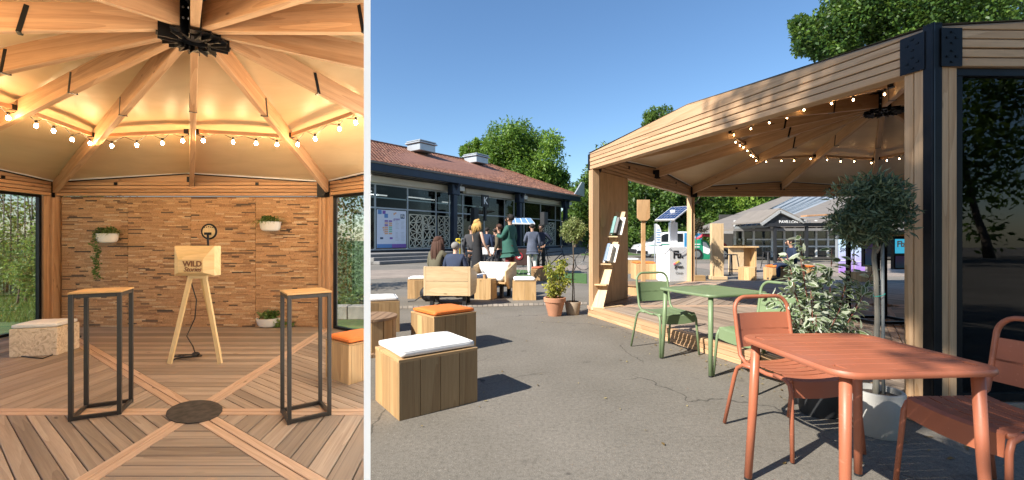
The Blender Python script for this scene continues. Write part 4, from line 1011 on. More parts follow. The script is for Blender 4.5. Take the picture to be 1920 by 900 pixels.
# ---- planters
FERN = leafmat('fern_leaf', (.05, .10, .02), (.12, .22, .05), (.4, .45, .18), .3)
IVY = leafmat('ivy_leaf', (.03, .07, .02), (.07, .14, .035), (.15, .24, .07), .25)
BOWL = plain('white_glaze', (.75, .74, .71), .35, 0, .03)
def strands(name, mat, par, base, n, L, wdt, seed, spread=1.0, up=.8, seg=6, dirs=None, tone=(0, 1)):
    rg = np.random.default_rng(seed); V_ = []; T_ = []
    for k in range(n):
        a = rg.random()*6.283; el = up*(.3+rg.random()); d = np.array([math.cos(a)*spread, math.sin(a)*spread, el]); d /= np.linalg.norm(d)
        l = L*(.6+.6*rg.random()); p = np.array(base, float)+np.array([math.cos(a), math.sin(a), 0])*rg.random()*(dirs or .03); s = np.array([-d[1], d[0], 0]); s /= np.linalg.norm(s)+1e-9; prev = p; tn = rg.random()*(tone[1]-tone[0])+tone[0]
        for i in range(seg):
            w0 = wdt*(1-(i/seg)**2)+.0005; w1 = wdt*(1-((i+1)/seg)**2)+.0003; nx_ = prev+d*l/seg
            V_ += [prev-s*w0, prev+s*w0, nx_+s*w1, nx_-s*w1]; T_ += [tn]*4; prev = nx_; d = d+np.array([0, 0, -.38/seg*4]); d /= np.linalg.norm(d)
    return rawleaf(name, mat, par, np.array(V_), np.array(T_), 4)
def wall_planter(label, x, y, trail, seed):
    Y = mw_y-.13; c = Vector((PX(x, Y), Y, ZY(y, Y))); t = thing('wall_planter', label, 'planter', c)
    MB().lathe(c, [(.0, -.085), (.09, -.085), (.14, -.07), (.165, -.03), (.175, .05), (.18, .075), (.165, .075), (.15, .05), (0, .045)], 28, sy=.62).build('bowl', BOWL, t, smooth='auto')
    leaves('foliage', IVY, t, [(c.x+random.uniform(-.14, .08), c.y+random.uniform(-.06, .05), c.z+.10, .07) for _ in range(14)], 45, .035, seed, .7)
    strands('fern', FERN, t, (c.x+.08, c.y, c.z+.07), 60, .26, .006, seed, 1, .9, tone=(.4, 1))
    if trail:
        cl = [(c.x-.13+.03*math.sin(k), c.y-.06, c.z+.05-.036*k, .035+.02*(k < 5)+.012*math.sin(k*2)) for k in range(21)]
        leaves('trailing_stem', IVY, t, cl, 18, .035, seed+1, .8); MB().tube([(q[0], q[1], q[2]) for q in cl], .003, 5).build('stem', IVY, t, uv=False)
    else: strands('hanging_leaves', FERN, t, (c.x-.13, c.y, c.z+.07), 40, .27, .006, seed+3, 1, .5, tone=(.3, 1))
wall_planter('white wall planter with a long ivy trail, left on the mosaic wall', 201, 446, True, 4)
wall_planter('white wall planter with an arching spider plant, upper right of the mosaic wall', 507, 424, False, 9)
c = GL(505, 613); fp = thing('floor_planter', 'white bowl planter of leafy succulents on the deck by the mosaic wall', 'planter', c)
MB().lathe(c, [(0, .0), (.10, .0), (.16, .03), (.19, .09), (.20, .15), (.205, .165), (.19, .165), (.17, .13), (0, .12)], 30).build('bowl', BOWL, fp, smooth='auto')
leaves('foliage', FERN, fp, [(c.x+random.uniform(-.13, .13), c.y+random.uniform(-.12, .12), c.z+.19+random.uniform(0, .05), .07) for _ in range(18)], 50, .05, 5, .75)
cg = GL(540, 612); cr_ = thing('creeping_plant', 'yellow green creeping plant lying on the deck beside the floor planter', 'plant', cg)
leaves('foliage', FERN, cr_, [(cg.x+random.uniform(-.22, .22), cg.y+random.uniform(-.12, .05), cg.z+.03+random.uniform(0, .05), .05) for _ in range(22)], 28, .045, 8, .6, tone=(.4, 1))
MODE['shade'] = False
# ============================================================ GARDEN BEHIND THE LEFT PAVILION
HEDGE = leafmat('hedge_leaf', (.05, .10, .02), (.14, .24, .045), (.34, .44, .13), .45)
HEDGE2 = leafmat('hedge_leaf_dark', (.02, .05, .015), (.05, .11, .03), (.13, .22, .07), .3)
zg = ZL-.16
def hedge(label, x0, x1, y0, y1, z1, seed, mat, n=70, per=60, leaf=.07, name='hedge', rc=.35, z0=None):
    t = thing(name, label, 'bush', ((x0+x1)/2, (y0+y1)/2, zg)); rg = random.Random(seed); mb = MB()
    cl = [(rg.uniform(x0, x1), rg.uniform(y0, y1), rg.uniform((z0 if z0 is not None else zg+.2), z1), rc*rg.uniform(.6, 1.2)) for _ in range(n)]
    leaves('foliage', mat, t, cl, per, leaf, seed, .6); 
    for k in range(8):
        x = rg.uniform(x0, x1); y = rg.uniform(y0, y1); limb_mesh(mb, (x, y, zg), (x+rg.uniform(-.3, .3), y, z1-.3), .03, .01, seed+k, .05, 5, 6)
    mb.build('stems', BARK, t, smooth=True); return t
hedge('sunny light green shrub seen through the left glass door', -16.5, -12.0, 11.6, 12.6, 1.6, 1, HEDGE, 80, 80, .085, rc=.45)
hedge('tall bright hedge behind the bar fence left of the timber pavilion', -19.5, -12.8, 13.6, 14.6, 4.3, 2, HEDGE, 170, 90, .10, rc=.6)
hedge('low leafy bush in front of the bar fence on the left', -12.6, -10.4, 10.6, 11.3, .55, 3, HEDGE, 50, 80, .06, rc=.25)
hedge('dark green shrub wall seen through the right glass door', -5.6, -2.2, 10.3, 11.4, 3.6, 4, HEDGE2, 120, 90, .09, rc=.5)
hedge('light green low growth under the dark shrubs on the right', -5.2, -2.4, 9.6, 10.0, .1, 5, HEDGE, 24, 60, .06, rc=.2)
fn = thing('bar_fence', 'black metal bar fence in front of the hedge beyond the left glass door', 'fence', (-14, 13.1, zg))
for k in range(38): 
    x = -19+k*.21; MB().tube([(x, 13.1, zg), (x, 13.1, 3.1)], .014, 6).build('bar', BLACKM, fn, smooth=True)
for z in (.35, 2.6): MB().beam((-19, 13.1, z), (-11.0, 13.1, z), .03, .045).build('rail', BLACKM, fn)
kb = thing('concrete_kerb', 'row of pale concrete edging blocks outside the right glass door', 'kerb', (-3.5, 9.2, zg))
CONC = plain('concrete', (.36, .34, .31), .85, 0, .2, 6, bumps=.3, rand=.25)
for k in range(7): MB().box((-5.0+k*.45, 9.25+.0*k, zg+.14), (.43, .3, .28)).build('kerb_block', CONC, kb, bevel=.012)
grass('grass', [(-17.5, 8.8), (-9.3, 8.8), (-9.8, 12.8), (-18, 12.8)], 16000, .13, GRASSM, 3, zg, .012, label='sunny uncut grass outside the left glass door')
grass('grass', [(-6, 9.4), (-2.9, 9.4), (-3.3, 10.8), (-6, 10.8)], 9000, .14, GRASSM, 4, zg, .01, label='grass strip behind the concrete edging on the right')
# white partition post between the two places
MODE['side'] = None; MODE['shade'] = True
ys = 1.75; xm = PX(688.5, ys); tdir = Vector((xm, ys, 0)).normalized(); sd = Vector((tdir.y, -tdir.x, 0)); thw = 12.6/F*ys*math.cos(math.atan(.331))
o = one(MB().slab([Vector((xm, ys, ZL-.1))-sd*thw/2, Vector((xm, ys, ZL-.1))+sd*thw/2, Vector((xm, ys, ZL-.1))+sd*thw/2+tdir*.35, Vector((xm, ys, ZL-.1))-sd*thw/2+tdir*.35], (0, 0, 1), 3.2), 'divider_board', WPAINT, 'narrow white upright board between the warm interior and the sunny square', 'board', uv=False)
aw = Vector((xm, ys, 0))+tdir*.36; bw = tdir*9.0
sdw = sd*thw*.5
o = one(MB().slab([aw-sdw+Vector((0, 0, ZL-.16)), aw+sdw+Vector((0, 0, ZL-.16)), bw+sdw+Vector((0, 0, ZL-.16)), bw-sdw+Vector((0, 0, ZL-.16))], (0, 0, 1), 3.62), 'bounce_wall', WPAINT, 'added white wall that bounces sunlight into the warm interior and blocks its bulb light', 'wall', uv=False)  # added wall: bounces sun into the interior and keeps bulb light off the square
MODE['shade'] = False
# ============================================================ SQUARE: STOOLS AND WOODEN FURNITURE
def rzof(x, y): return math.atan2(y, x)
MODE['side'] = 'R'
# nearest white stool: front-left corner at (748,790)
c = G(748, 790); e = (G(886, 755)-c).normalized(); f = Vector((-e.y, e.x, 0))
ct = c+e*.305+f*.235
stool('nearest plank box stool with a flat white cushion', ct.x, ct.y, rzof(e.x, e.y), .61, .47, .385, WHITE, OAK, (4, 3), ct=.055)
c = G(819, 662); e = (G(896, 650)-G(819, 662)).normalized()
c0_ = G(818, 668); e = (G(896, 651)-c0_).normalized(); f = Vector((-e.y, e.x, 0)); ct = c0_+e*.27+f*.26
stool('plank box stool with a flat orange cushion behind the nearest white one', ct.x, ct.y, rzof(e.x, e.y)-.05, .54, .50, .385, ORANGE, OAK, (4, 4), ct=.045)
ct = Vector((PX(716, 5.75), 5.85, 0)); stool('plank box stool with a white cushion behind the round spool table', ct.x-.08, ct.y, R(20), .52, .46, .385, WHITE, OAK, (4, 3), ct=.05)
ct = G(782, 560)+Vector((0, .2, 0)); stool('plank box stool with a white cushion left of the seated woman', ct.x+.02, ct.y, R(5), .46, .42, .37, WHITE, OAK, (3, 3), ct=.05)
ct = G(983, 563)+Vector((0, .2, 0)); stool('plank box stool with a white cushion between the armchairs and the plant pots', ct.x, ct.y, R(2), .46, .42, .36, WHITE, PINE, (2, 3), ct=.07)
ct = G(1012, 527)+Vector((0, .2, 0)); RED = plain('rust_fabric', (.50, .14, .07), .7, 0, .08, 30)
stool('plank box stool with a rust red cushion behind the yellow shrub', ct.x, ct.y, R(-8), .46, .42, .34, RED, OAK, (3, 3), ct=.05)
# spool table
sp = Vector((PX(697, 4.75), 4.75, 0)); st = thing('spool_table', 'round wooden cable spool table at the left edge of the square', 'table', sp)
DECKR = wood('spool_top', (.22, .13, .07), (.38, .25, .15), .6, 14, .1, True, .3)
for z0, z1, r_ in ((0, .035, .33), (.35, .38, .27)):
    for k in range(6):
        x0, x1 = -r_+2*r_*k/6+.002, -r_+2*r_*(k+1)/6-.002; pts = []
        for q in range(7): x = x0+(x1-x0)*q/6; pts.append((x, math.sqrt(max(r_*r_-x*x, 1e-5))))
        for q in range(7): x = x1-(x1-x0)*q/6; pts.append((x, -math.sqrt(max(r_*r_-x*x, 1e-5))))
        MB().prism([(sp.x+a, sp.y+b) for a, b in pts], z0, z1, (0, 1)).build('disc_board', DECKR, st, bevel=.002)
for k in range(12):
    a = 2*math.pi*k/12; MB().box((sp.x+.235*math.cos(a), sp.y+.235*math.sin(a), .192), (.03, .119, .312), a, grain=(0, 0, 1)).build('stave', OAK, st, bevel=.002)
MODE['side'] = None
# armchairs
def armchair(label, loc, rz, cush):
    t = thing('armchair', label, 'armchair', loc, rz, 'wooden armchairs on dark legs'); W_, D_ = .86, .62
    MB().slab([(-W_/2, -D_/2, .30), (W_/2, -D_/2, .30), (W_/2, D_/2, .30), (-W_/2, D_/2, .30)], (0, 0, 1), .04).build('seat_board', PINE, t, world=False, bevel=.003)
    for z0, z1 in ((.19, .452), (.455, .72)): MB().box((0, -D_/2-.0, (z0+z1)/2), (W_-.09, .035, z1-z0-.003)).build('back_board', PLY, t, world=False, bevel=.003)
    for s in (-1, 1):
        MB().box((s*(W_/2-.022), -D_/2, .455), (.043, .037, .53)).build('back_post', PLY, t, world=False, bevel=.003)
        MB().slab([(s*W_/2, -D_/2+.02, .19), (s*(W_/2+.02), D_/2*.5, .19), (s*(W_/2+.02), D_/2*1.0, .34), (s*(W_/2+.02), D_/2*1.0, .56), (s*(W_/2), -D_/2+.02, .72)], (-s, 0, 0), .035, (0, 1, 0)).build('arm_panel', PLY, t, world=False, bevel=.003)
        for y in (-D_/2+.1, D_/2-.12): MB().box((s*(W_/2-.13), y, .15), (.07, .07, .30)).build('leg', BLACKM, t, world=False, bevel=.003)
    if cush:
        cushion(t, 'seat_cushion', W_-.12, D_-.06, .13, (0, .02, .342), WHITE)
        cushion(t, 'back_cushion', W_-.14, .30, .11, (0, -D_/2+.16, .44), WHITE, rot=Matrix.Rotation(R(70), 4, 'X') @ Matrix.Translation((0, .12, 0)))
    return t
c = G(840, 575); armchair('wooden armchair seen from behind with two people in front of it', (c.x+.0, c.y+.35, 0), R(-4), False)
c = G(925, 560); armchair('wooden armchair with white cushions facing the seated pair', (c.x-.04, c.y+.40, 0), R(158), True)
# small side table, cup, backpack
c = G(910, 562)+Vector((0, .16, 0)); stool('bare plank cube table between the two wooden armchairs', c.x, c.y, R(-20), .36, .34, .40, None, PINE, (3, 3), group='plank cube tables', name='cube_table')
cu = one(MB().lathe((c.x-.02, c.y-.05, .42), [(0, 0), (.03, 0), (.036, .08), (.03, .08), (.028, .01), (0, .01)], 16), 'cup', plain('kraft_cup', (.45, .28, .14), .7), 'kraft paper cup on the cube table', 'cup', smooth='auto')
bp_ = G(806, 566); bk = thing('backpack', 'black backpack on the asphalt under the left armchair', 'backpack', bp_)
MB().ell(bp_+Vector((-.02, .1, .15)), (.20, .13, .16), 14, 9).ell(bp_+Vector((.06, -.02, .12)), (.12, .08, .1), 12, 8).build('bag', BLACKM, bk, smooth=True)
MB().tube([bp_+Vector((-.15, .0, .12)), bp_+Vector((-.28, -.04, .03)), bp_+Vector((-.42, -.02, .012))], .012, 6).build('strap', BLACKM, bk)
# ============================================================ METAL CAFE CHAIRS AND TABLES
def paint(nm, c):
    m = plain(nm, c, .42, 0, .05, 6, spec=.5, bumps=.02); t = m.node_tree; p = [n for n in t.nodes if n.type == 'BSDF_PRINCIPLED'][0]
    src = p.inputs['Base Color'].links[0].from_socket; co = coords(t)
    a = N(t, 'ShaderNodeTexNoise'); a.inputs['Scale'].default_value = 2.2; a.inputs['Detail'].default_value = 8; a.inputs['Roughness'].default_value = .7; t.links.new(co, a.inputs[0])
    b = N(t, 'ShaderNodeTexNoise'); b.inputs['Scale'].default_value = 1; b.inputs['Detail'].default_value = 3; mm = N(t, 'ShaderNodeMapping'); mm.inputs['Scale'].default_value = (60, 9, 60); t.links.new(co, mm.inputs[0]); t.links.new(mm.outputs[0], b.inputs[0])
    q = mixc(t, src, tuple(x*.6+.08 for x in c), ramp(t, [(.45, (0,)*3), (.75, (.35,)*3)], a.outputs[0]))
    q = mixc(t, q, tuple(min(1, x*1.25+.05) for x in c), ramp(t, [(.66, (0,)*3), (.72, (.5,)*3)], b.outputs[0]))
    t.links.new(q, p.inputs['Base Color']); t.links.new(ramp(t, [(.3, (.34,)*3), (.7, (.6,)*3)], a.outputs[0]), p.inputs['Roughness']); return m
GREEN = paint('sage_green_paint', (.185, .255, .13)); CORAL = paint('terracotta_paint', (.40, .125, .062))
def arc(c, r, a0, a1, n, pl): # pl: function (u,v)->Vector
    return [pl(c[0]+r*math.cos(a0+(a1-a0)*k/n), c[1]+r*math.sin(a0+(a1-a0)*k/n)) for k in range(n+1)]
def metal_chair(label, loc, rz, mat, rt=.0125):
    """faces local +Y"""
    t = thing('metal_chair', label, 'chair', loc, rz, 'metal cafe chairs'); w_, hs, hb_ = .20, .44, .83
    tilt = .16
    def B(u, v): return Vector((u, -.20-(v-hs)*tilt, v))
    # back hoop running down into the seat sides
    pts = [Vector((-w_, .20, hs-.01)), Vector((-w_, .02, hs-.025)), Vector((-w_, -.15, hs-.01)), Vector((-w_, -.20, hs+.03))]
    pts += [B(-w_, hs+.15), B(-w_, hb_-.09)]+arc((-w_+.085, hb_-.085), .085, math.pi, math.pi/2, 6, B)+arc((w_-.085, hb_-.085), .085, math.pi/2, 0, 6, B)
    pts += [B(w_, hb_-.09), B(w_, hs+.15), Vector((w_, -.20, hs+.03)), Vector((w_, -.15, hs-.01)), Vector((w_, .02, hs-.025)), Vector((w_, .20, hs-.01))]
    MB().tube(pts, rt, 10).build('back_frame', mat, t, world=False, smooth=True)
    for z0, z1 in ((hb_-.215, hb_-.105), (hs+.075, hs+.185)):
        vs = []; n = 8
        for k in range(n+1):
            u = -w_+.004+(2*w_-.008)*k/n; bow = -.025*(1-(2*k/n-1)**2)
            for z in (z0, z1): 
                p = B(u, z)+Vector((0, bow, 0)); vs += [p+Vector((0, .0015, 0)), p-Vector((0, .0015, 0))]
        fs = []
        for k in range(n):
            a, b = 4*k, 4*k+4; fs += [(a, b, b+2, a+2), (a+1, a+3, b+3, b+1), (a+2, b+2, b+3, a+3), (a, a+1, b+1, b)]
        fs += [(0, 2, 3, 1), (4*n, 4*n+1, 4*n+3, 4*n+2)]
        MB().add(vs, fs).build('back_slat', mat, t, world=False, smooth='auto')
    # legs: front and rear arches with a rounded shoulder
    for s in (-1, 1):
        MB().tube([(s*.205, .08, hs-.012), (s*.21, .16, hs-.014), (s*.213, .195, hs-.03), (s*.217, .21, hs-.07), (s*.235, .235, 0.008)], [rt, rt, rt, rt, rt*.9], 10).build('leg', mat, t, world=False, smooth=True)
        MB().tube([(s*.205, -.08, hs-.02), (s*.21, -.16, hs-.022), (s*.216, -.205, hs-.05), (s*.222, -.225, hs-.11), (s*.245, -.29, 0.008)], [rt, rt, rt, rt, rt*.9], 10).build('leg', mat, t, world=False, smooth=True)
    # seat slats, dished
    ns = 6
    for k in range(ns):
        y0, y1 = -.19+.375*k/ns, -.19+.375*(k+.84)/ns; vs = []; n = 8
        for i in range(n+1):
            u = -w_+.006+(2*w_-.012)*i/n; dz = -.016*(1-(2*i/n-1)**2)
            for y in (y0, y1): vs += [(u, y, hs+.004+dz-.012*(y > .17)), (u, y, hs+.001+dz-.012*(y > .17))]
        fs = []
        for i in range(n):
            a, b = 4*i, 4*i+4; fs += [(a, b, b+2, a+2), (a+1, a+3, b+3, b+1), (a+2, b+2, b+3, a+3), (a, a+1, b+1, b)]
        fs += [(0, 2, 3, 1), (4*n, 4*n+1, 4*n+3, 4*n+2)]
        MB().add(vs, fs).build('seat_slat', mat, t, world=False, smooth='auto')
    # deep folded front apron
    vs = []; n = 8
    for i in range(n+1):
        u = -w_+.0+(2*w_)*i/n; zc = hs+.004-.016*(1-(2*i/n-1)**2)
        for (y, z) in ((.187, zc), (.207, zc-.012), (.214, zc-.10), (.211, zc-.10), (.204, zc-.012)): vs.append((u, y, z))
    fs = []
    for i in range(n):
        for j in range(5): a, b = 5*i+j, 5*i+(j+1) % 5; fs.append((a, b, b+5, a+5))
    MB().add(vs, fs).build('apron', mat, t, world=False, smooth='auto')
    return t
def metal_table(label, loc, rz, mat, sz=.72, h=.72):
    t = thing('metal_table', label, 'table', loc, rz, 'metal cafe tables'); a = sz/2; r_ = .09; th = .024
    # rim: rounded frame with slats between
    def ringp(a_, r__): 
        P = []
        for cx, cy, q in ((a_-r__, a_-r__, 0), (-a_+r__, a_-r__, 1), (-a_+r__, -a_+r__, 2), (a_-r__, -a_+r__, 3)):
            for k in range(7): an = math.pi/2*(q+k/6); P.append((cx+r__*math.cos(an), cy+r__*math.sin(an)))
        return P
    o_, i_ = ringp(a, r_), ringp(a-.05, .045); n = len(o_); vs = []; 
    prof = [(0, h-.006), (0.0, h-th+.004)]
    vs = [(p[0], p[1], h-.008) for p in o_]+[(p[0]*.988, p[1]*.988, h) for p in o_]+[(p[0], p[1], h) for p in i_]+[(p[0], p[1], h-th) for p in i_]+[(p[0]*.988, p[1]*.988, h-th) for p in o_]+[(p[0], p[1], h-th+.008) for p in o_]
    fs = []
    for k in range(n):
        j = (k+1) % n
        for L_ in range(6): q = (L_+1) % 6; fs.append((L_*n+k, L_*n+j, q*n+j, q*n+k))
    MB().add(vs, [f[::-1] for f in fs]).build('rim', mat, t, world=False, smooth='auto')
    ns = 8; W2 = a-.052
    for k in range(ns):
        y0, y1 = -W2+2*W2*k/ns+.0015, -W2+2*W2*(k+1)/ns-.0025; xx = W2-(.018 if k in (0, ns-1) else 0)
        MB().box((0, (y0+y1)/2, h-.005), (2*xx, y1-y0, .008)).build('slat', mat, t, world=False, bevel=.0015)
    for sx in (-1, 1):
        for sy in (-1, 1):
            MB().tube([(sx*(a-.065), sy*(a-.065), h-.02), (sx*(a-.055), sy*(a-.055), h*.5), (sx*(a-.04), sy*(a-.04), .012)], [.021, .020, .018], 12).build('leg', mat, t, world=False, smooth=True)
            MB().tube([(sx*(a-.04), sy*(a-.04), .014), (sx*(a-.0395), sy*(a-.0395), 0)], .0175, 12).build('foot', BLACKM, t, world=False)
    return t
def face(dx, dy): return math.atan2(-dx, dy)   # rotation taking +Y to (dx,dy)
metal_table('sage green square slatted metal table', (1.93, 4.24, 0), R(20), GREEN)
metal_table('terracotta orange square slatted metal table in the foreground', (1.495, 1.92, 0), R(4), CORAL, .665)
metal_chair('sage green metal chair left of the green table, facing the camera', (1.66, 4.72, 0), face(.28, -.96), GREEN)
metal_chair('sage green metal chair right of the green table, behind the orange chair', (2.06, 3.68, 0), face(-.96, -.28), GREEN)
metal_chair('terracotta metal chair left of the orange table with its hoop back in view', (1.685, 2.62, 0), face(.20, -.98), CORAL, .0125)
metal_chair('terracotta metal chair at the right edge, in shade beside the glazing', (2.135, 1.93, 0), face(-.999, -.05), CORAL, .0125)
# ============================================================ PLANTS ON THE SQUARE
TERRA = plain('terracotta', (.50, .24, .14), .8, 0, .14, 5, bumps=.2)
SOIL = plain('potting_soil', (.05, .035, .025), .95, 0, .4, 40, bumps=.6)
def pot(t, c, r0, r1, h, mat, rimh=.0, rimr=.0, soil=True, sx=1):
    prof = [(0, 0), (r0*.96, 0), (r0, .008)]
    if rimh: prof += [(r1*.96, h-rimh), (r1+rimr, h-rimh+.004), (r1+rimr+.004, h-.006), (r1+rimr, h), (r1*.9, h), (r1*.88, h-.03), (0, h-.035)]
    else: prof += [((r0+r1)/2*1.02, h*.5), (r1, h-.008), (r1-.004, h), (r1-.022, h), (r1-.03, h-.05), (0, h-.055)]
    MB().lathe(c, prof, 36, sx=sx).build('pot', mat, t, smooth='auto')
    MB().lathe(c+Vector((0, 0, h-.055)), [(0, 0), (r1*.87, 0), (r1*.85, .022), (r1*.4, .03), (0, .034)], 20, sx=sx).build('soil', SOIL, t, smooth=True)
c = G(1042, 595)+Vector((0, .16, 0)); t = thing('terracotta_pot_plant', 'yellow green shrub in a terracotta pot in front of the pavilion corner', 'potted plant', c)
YS = leafmat('golden_leaf', (.12, .16, .02), (.36, .36, .05), (.62, .55, .14), .4)
pot(t, c, .105, .165, .29, TERRA, .07, .008)
cl = []; mb = MB(); rg = random.Random(5)
for k in range(15):
    a = rg.uniform(0, 6.28); r_ = rg.uniform(.05, .20); z = rg.uniform(.42, .88); e_ = Vector((c.x+r_*math.cos(a), c.y+r_*math.sin(a), z)); limb_mesh(mb, (c.x, c.y, .26), e_, .008, .003, k, .05, 5, 5); cl += [(e_.x, e_.y, e_.z, .075), ((c.x*1.2+e_.x*1.8)/3, (c.y*1.2+e_.y*1.8)/3, e_.z-.12, .06)]
mb.build('stems', BARK, t, smooth=True); leaves('foliage', YS, t, cl, 42, .055, 5, .42)
c = G(1076, 592)+Vector((0, .13, 0)); t = thing('topiary_tree', 'small ball topiary on a thin stem in a beige pot beside the pavilion post', 'potted tree', c)
BEIGE = plain('beige_clay', (.36, .28, .20), .8, 0, .1, 6, bumps=.2)
pot(t, c, .10, .13, .21, BEIGE); mb = MB(); limb_mesh(mb, c+Vector((0, 0, .16)), c+Vector((.005, 0, 1.25)), .011, .010, 3, .012, 9, 7)
limb_mesh(mb, c+Vector((.03, 0, .16)), c+Vector((0, 0, 1.2)), .006, .005, 5, .01, 9, 6); mb.build('stem', BARK, t, smooth=True)
TOPI = leafmat('topiary_leaf', (.08, .12, .03), (.22, .27, .09), (.46, .48, .24), .3)
leaves('crown', TOPI, t, crown((c.x+.005, c.y, 1.34), (.185, .19, .175), 90, 3, (.25, .4)), 42, .05, 3, .34)
# dark pot shrub with variegated leaves
c = Vector((2.12, 3.03, 0)); t = thing('variegated_shrub', 'green and white leaved shrub in a dark pot behind the orange chair', 'potted plant', c)
DPOT = plain('anthracite_pot', (.035, .037, .04), .6, 0, .15, 5); pot(t, c, .11, .15, .27, DPOT)
VG = leafmat('variegated_green', (.05, .085, .035), (.12, .17, .07), (.20, .26, .12), .3); VW = leafmat('variegated_edge', (.42, .47, .33), (.60, .65, .50), (.74, .77, .66), .35)
def varie(par, twigs, seed, L=.075):
    rg = np.random.default_rng(seed); W_, Gm, tw, tg = [], [], [], []
    for (p, q) in twigs:
        p = np.array(p, float); q = np.array(q, float); ax_ = (q-p)/np.linalg.norm(q-p); n = int(np.linalg.norm(q-p)/.0155)
        for k in range(n):
            b = p+(q-p)*(k+.5)/n; d = rg.normal(size=3); d -= ax_*d.dot(ax_)*.8; d += ax_*.35; d[2] -= .28; d /= np.linalg.norm(d); l = L*(.65+.6*rg.random())
            s = np.cross(d, rg.normal(size=3)*.5+np.array([.2, -.5, .8])); s /= np.linalg.norm(s)+1e-9; u = np.cross(s, d); w0 = l*.19
            a0, m1, m2, tip = b, b+d*l*.38, b+d*l*.72-u*l*.03, b+d*l-u*l*.10
            for sg in (-1, 1):
                W_ += [a0, m1+s*sg*w0+u*.004, m2+s*sg*w0*.8+u*.002, tip]; tw += [rg.random()]*4
                q1 = [a0+d*l*.06+u*.0012, m1+s*sg*w0*.66+u*.0046, m2+s*sg*w0*.5+u*.003, tip-d*l*.12+u*.0025]
                Gm += q1; tg += [rg.random()]*4
    rawleaf('leaf_edges', VW, par, np.array(W_), np.array(tw), 4); rawleaf('leaf_centres', VG, par, np.array(Gm), np.array(tg), 4)
tw = []; mb = MB(); rg = random.Random(21)
main = [((1500, 440), 3.0), ((1478, 520), 2.95), ((1520, 545), 2.9), ((1545, 500), 3.1), ((1590, 520), 3.15), ((1560, 465), 3.05), ((1640, 500), 3.2), ((1600, 475), 3.2), ((1500, 480), 2.95), ((1575, 580), 2.9), ((1460, 560), 2.95), ((1530, 590), 2.85), ((1625, 545), 3.1), ((1475, 475), 3.0), ((1518, 500), 3.0)]
for (px, Y) in main:
    tip = Vector((PX(px[0], Y), Y, ZY(px[1], Y))); st_ = c+Vector((rg.uniform(-.05, .05), rg.uniform(-.04, .04), .22))
    mid_ = st_.lerp(tip, .5)+Vector((rg.uniform(-.04, .04), 0, .03)); mb.tube([st_, mid_, tip], [.006, .0045, .002], 6)
    for a, b in ((mid_.lerp(tip, -.15), tip), (st_.lerp(mid_, .45), mid_)):
        tw.append((a, b))
        for k in range(3):
            o_ = a.lerp(b, rg.uniform(.2, .8)); tw.append((o_, o_+Vector((rg.uniform(-.11, .11), rg.uniform(-.1, .1), rg.uniform(-.02, .10)))))
mb.build('stems', wood('red_twig', (.10, .03, .02), (.22, .08, .05), .7, 9, .1, False), t, smooth=True)
varie(t, tw, 3)
# olive tree in a pale grey pot
c = Vector((2.275, 2.72, 0)); t = thing('olive_tree', 'olive standard tree with a ball crown in a pale grey pot', 'potted tree', c)
GPOT = plain('pale_concrete_pot', (.40, .39, .36), .75, 0, .08, 5, bumps=.15)
pot(t, c, .115, .135, .27, GPOT); mb = MB(); limb_mesh(mb, c+Vector((-.012, 0, .2)), (c.x-.01, c.y, 1.22), .017, .013, 4, .012, 9, 9)
for k in range(7):
    a = k*.9; limb_mesh(mb, (c.x-.01, c.y, 1.12+.02*k), (c.x+.13*math.cos(a), c.y+.13*math.sin(a), 1.36+.03*k), .008, .003, k, .05, 5, 5)
mb.build('trunk', wood('olive_bark', (.14, .13, .10), (.30, .28, .23), .85, 8, .1, False, .7), t, smooth=True)
MB().tube([c+Vector((.025, -.012, .2)), (c.x+.02, c.y-.01, 1.2)], .009, 8).build('stake', plain('stake_grey', (.22, .23, .22), .6), t, smooth=True)
TIE = plain('green_tie', (.02, .45, .35), .5)
for z in (.48, .86): MB().tube([(c.x+.005+.03*math.cos(a), c.y-.005+.026*math.sin(a), z+.01*math.cos(a)) for a in [k*.7 for k in range(9)]], .0022, 5, closed=True).build('tie', TIE, t)
OLV = leafmat('olive_leaf', (.025, .05, .03), (.07, .11, .065), (.22, .27, .15), .15, .55)
leaves('crown', OLV, t, crown((c.x-.03, c.y, 1.375), (.170, .19, .205), 120, 6, (.25, .42), surf=.45), 85, .044, 6, .22, up=-.15, jitter=.5)
mb = MB(); rg = random.Random(2)
# dark bushy sapling behind the P2 post
c = G(1308, 528); t = thing('dark_sapling', 'thin dark red leaved sapling in a wooden box behind the pavilion post', 'potted tree', c)
MB().box(c+Vector((0, .1, .09)), (.42, .3, .18)).build('planter_box', OAK, t, bevel=.005); mb = MB(); limb_mesh(mb, c+Vector((0, .1, .15)), c+Vector((0, .1, 1.4)), .012, .008, 2, .02); mb.build('trunk', BARK, t, smooth=True)
leaves('crown', leafmat('dark_red_leaf', (.02, .018, .012), (.06, .04, .025), (.12, .08, .04), .2), t, crown((c.x, c.y+.1, 1.52), (.25, .25, .26), 60, 4), 30, .05, 4, .5)
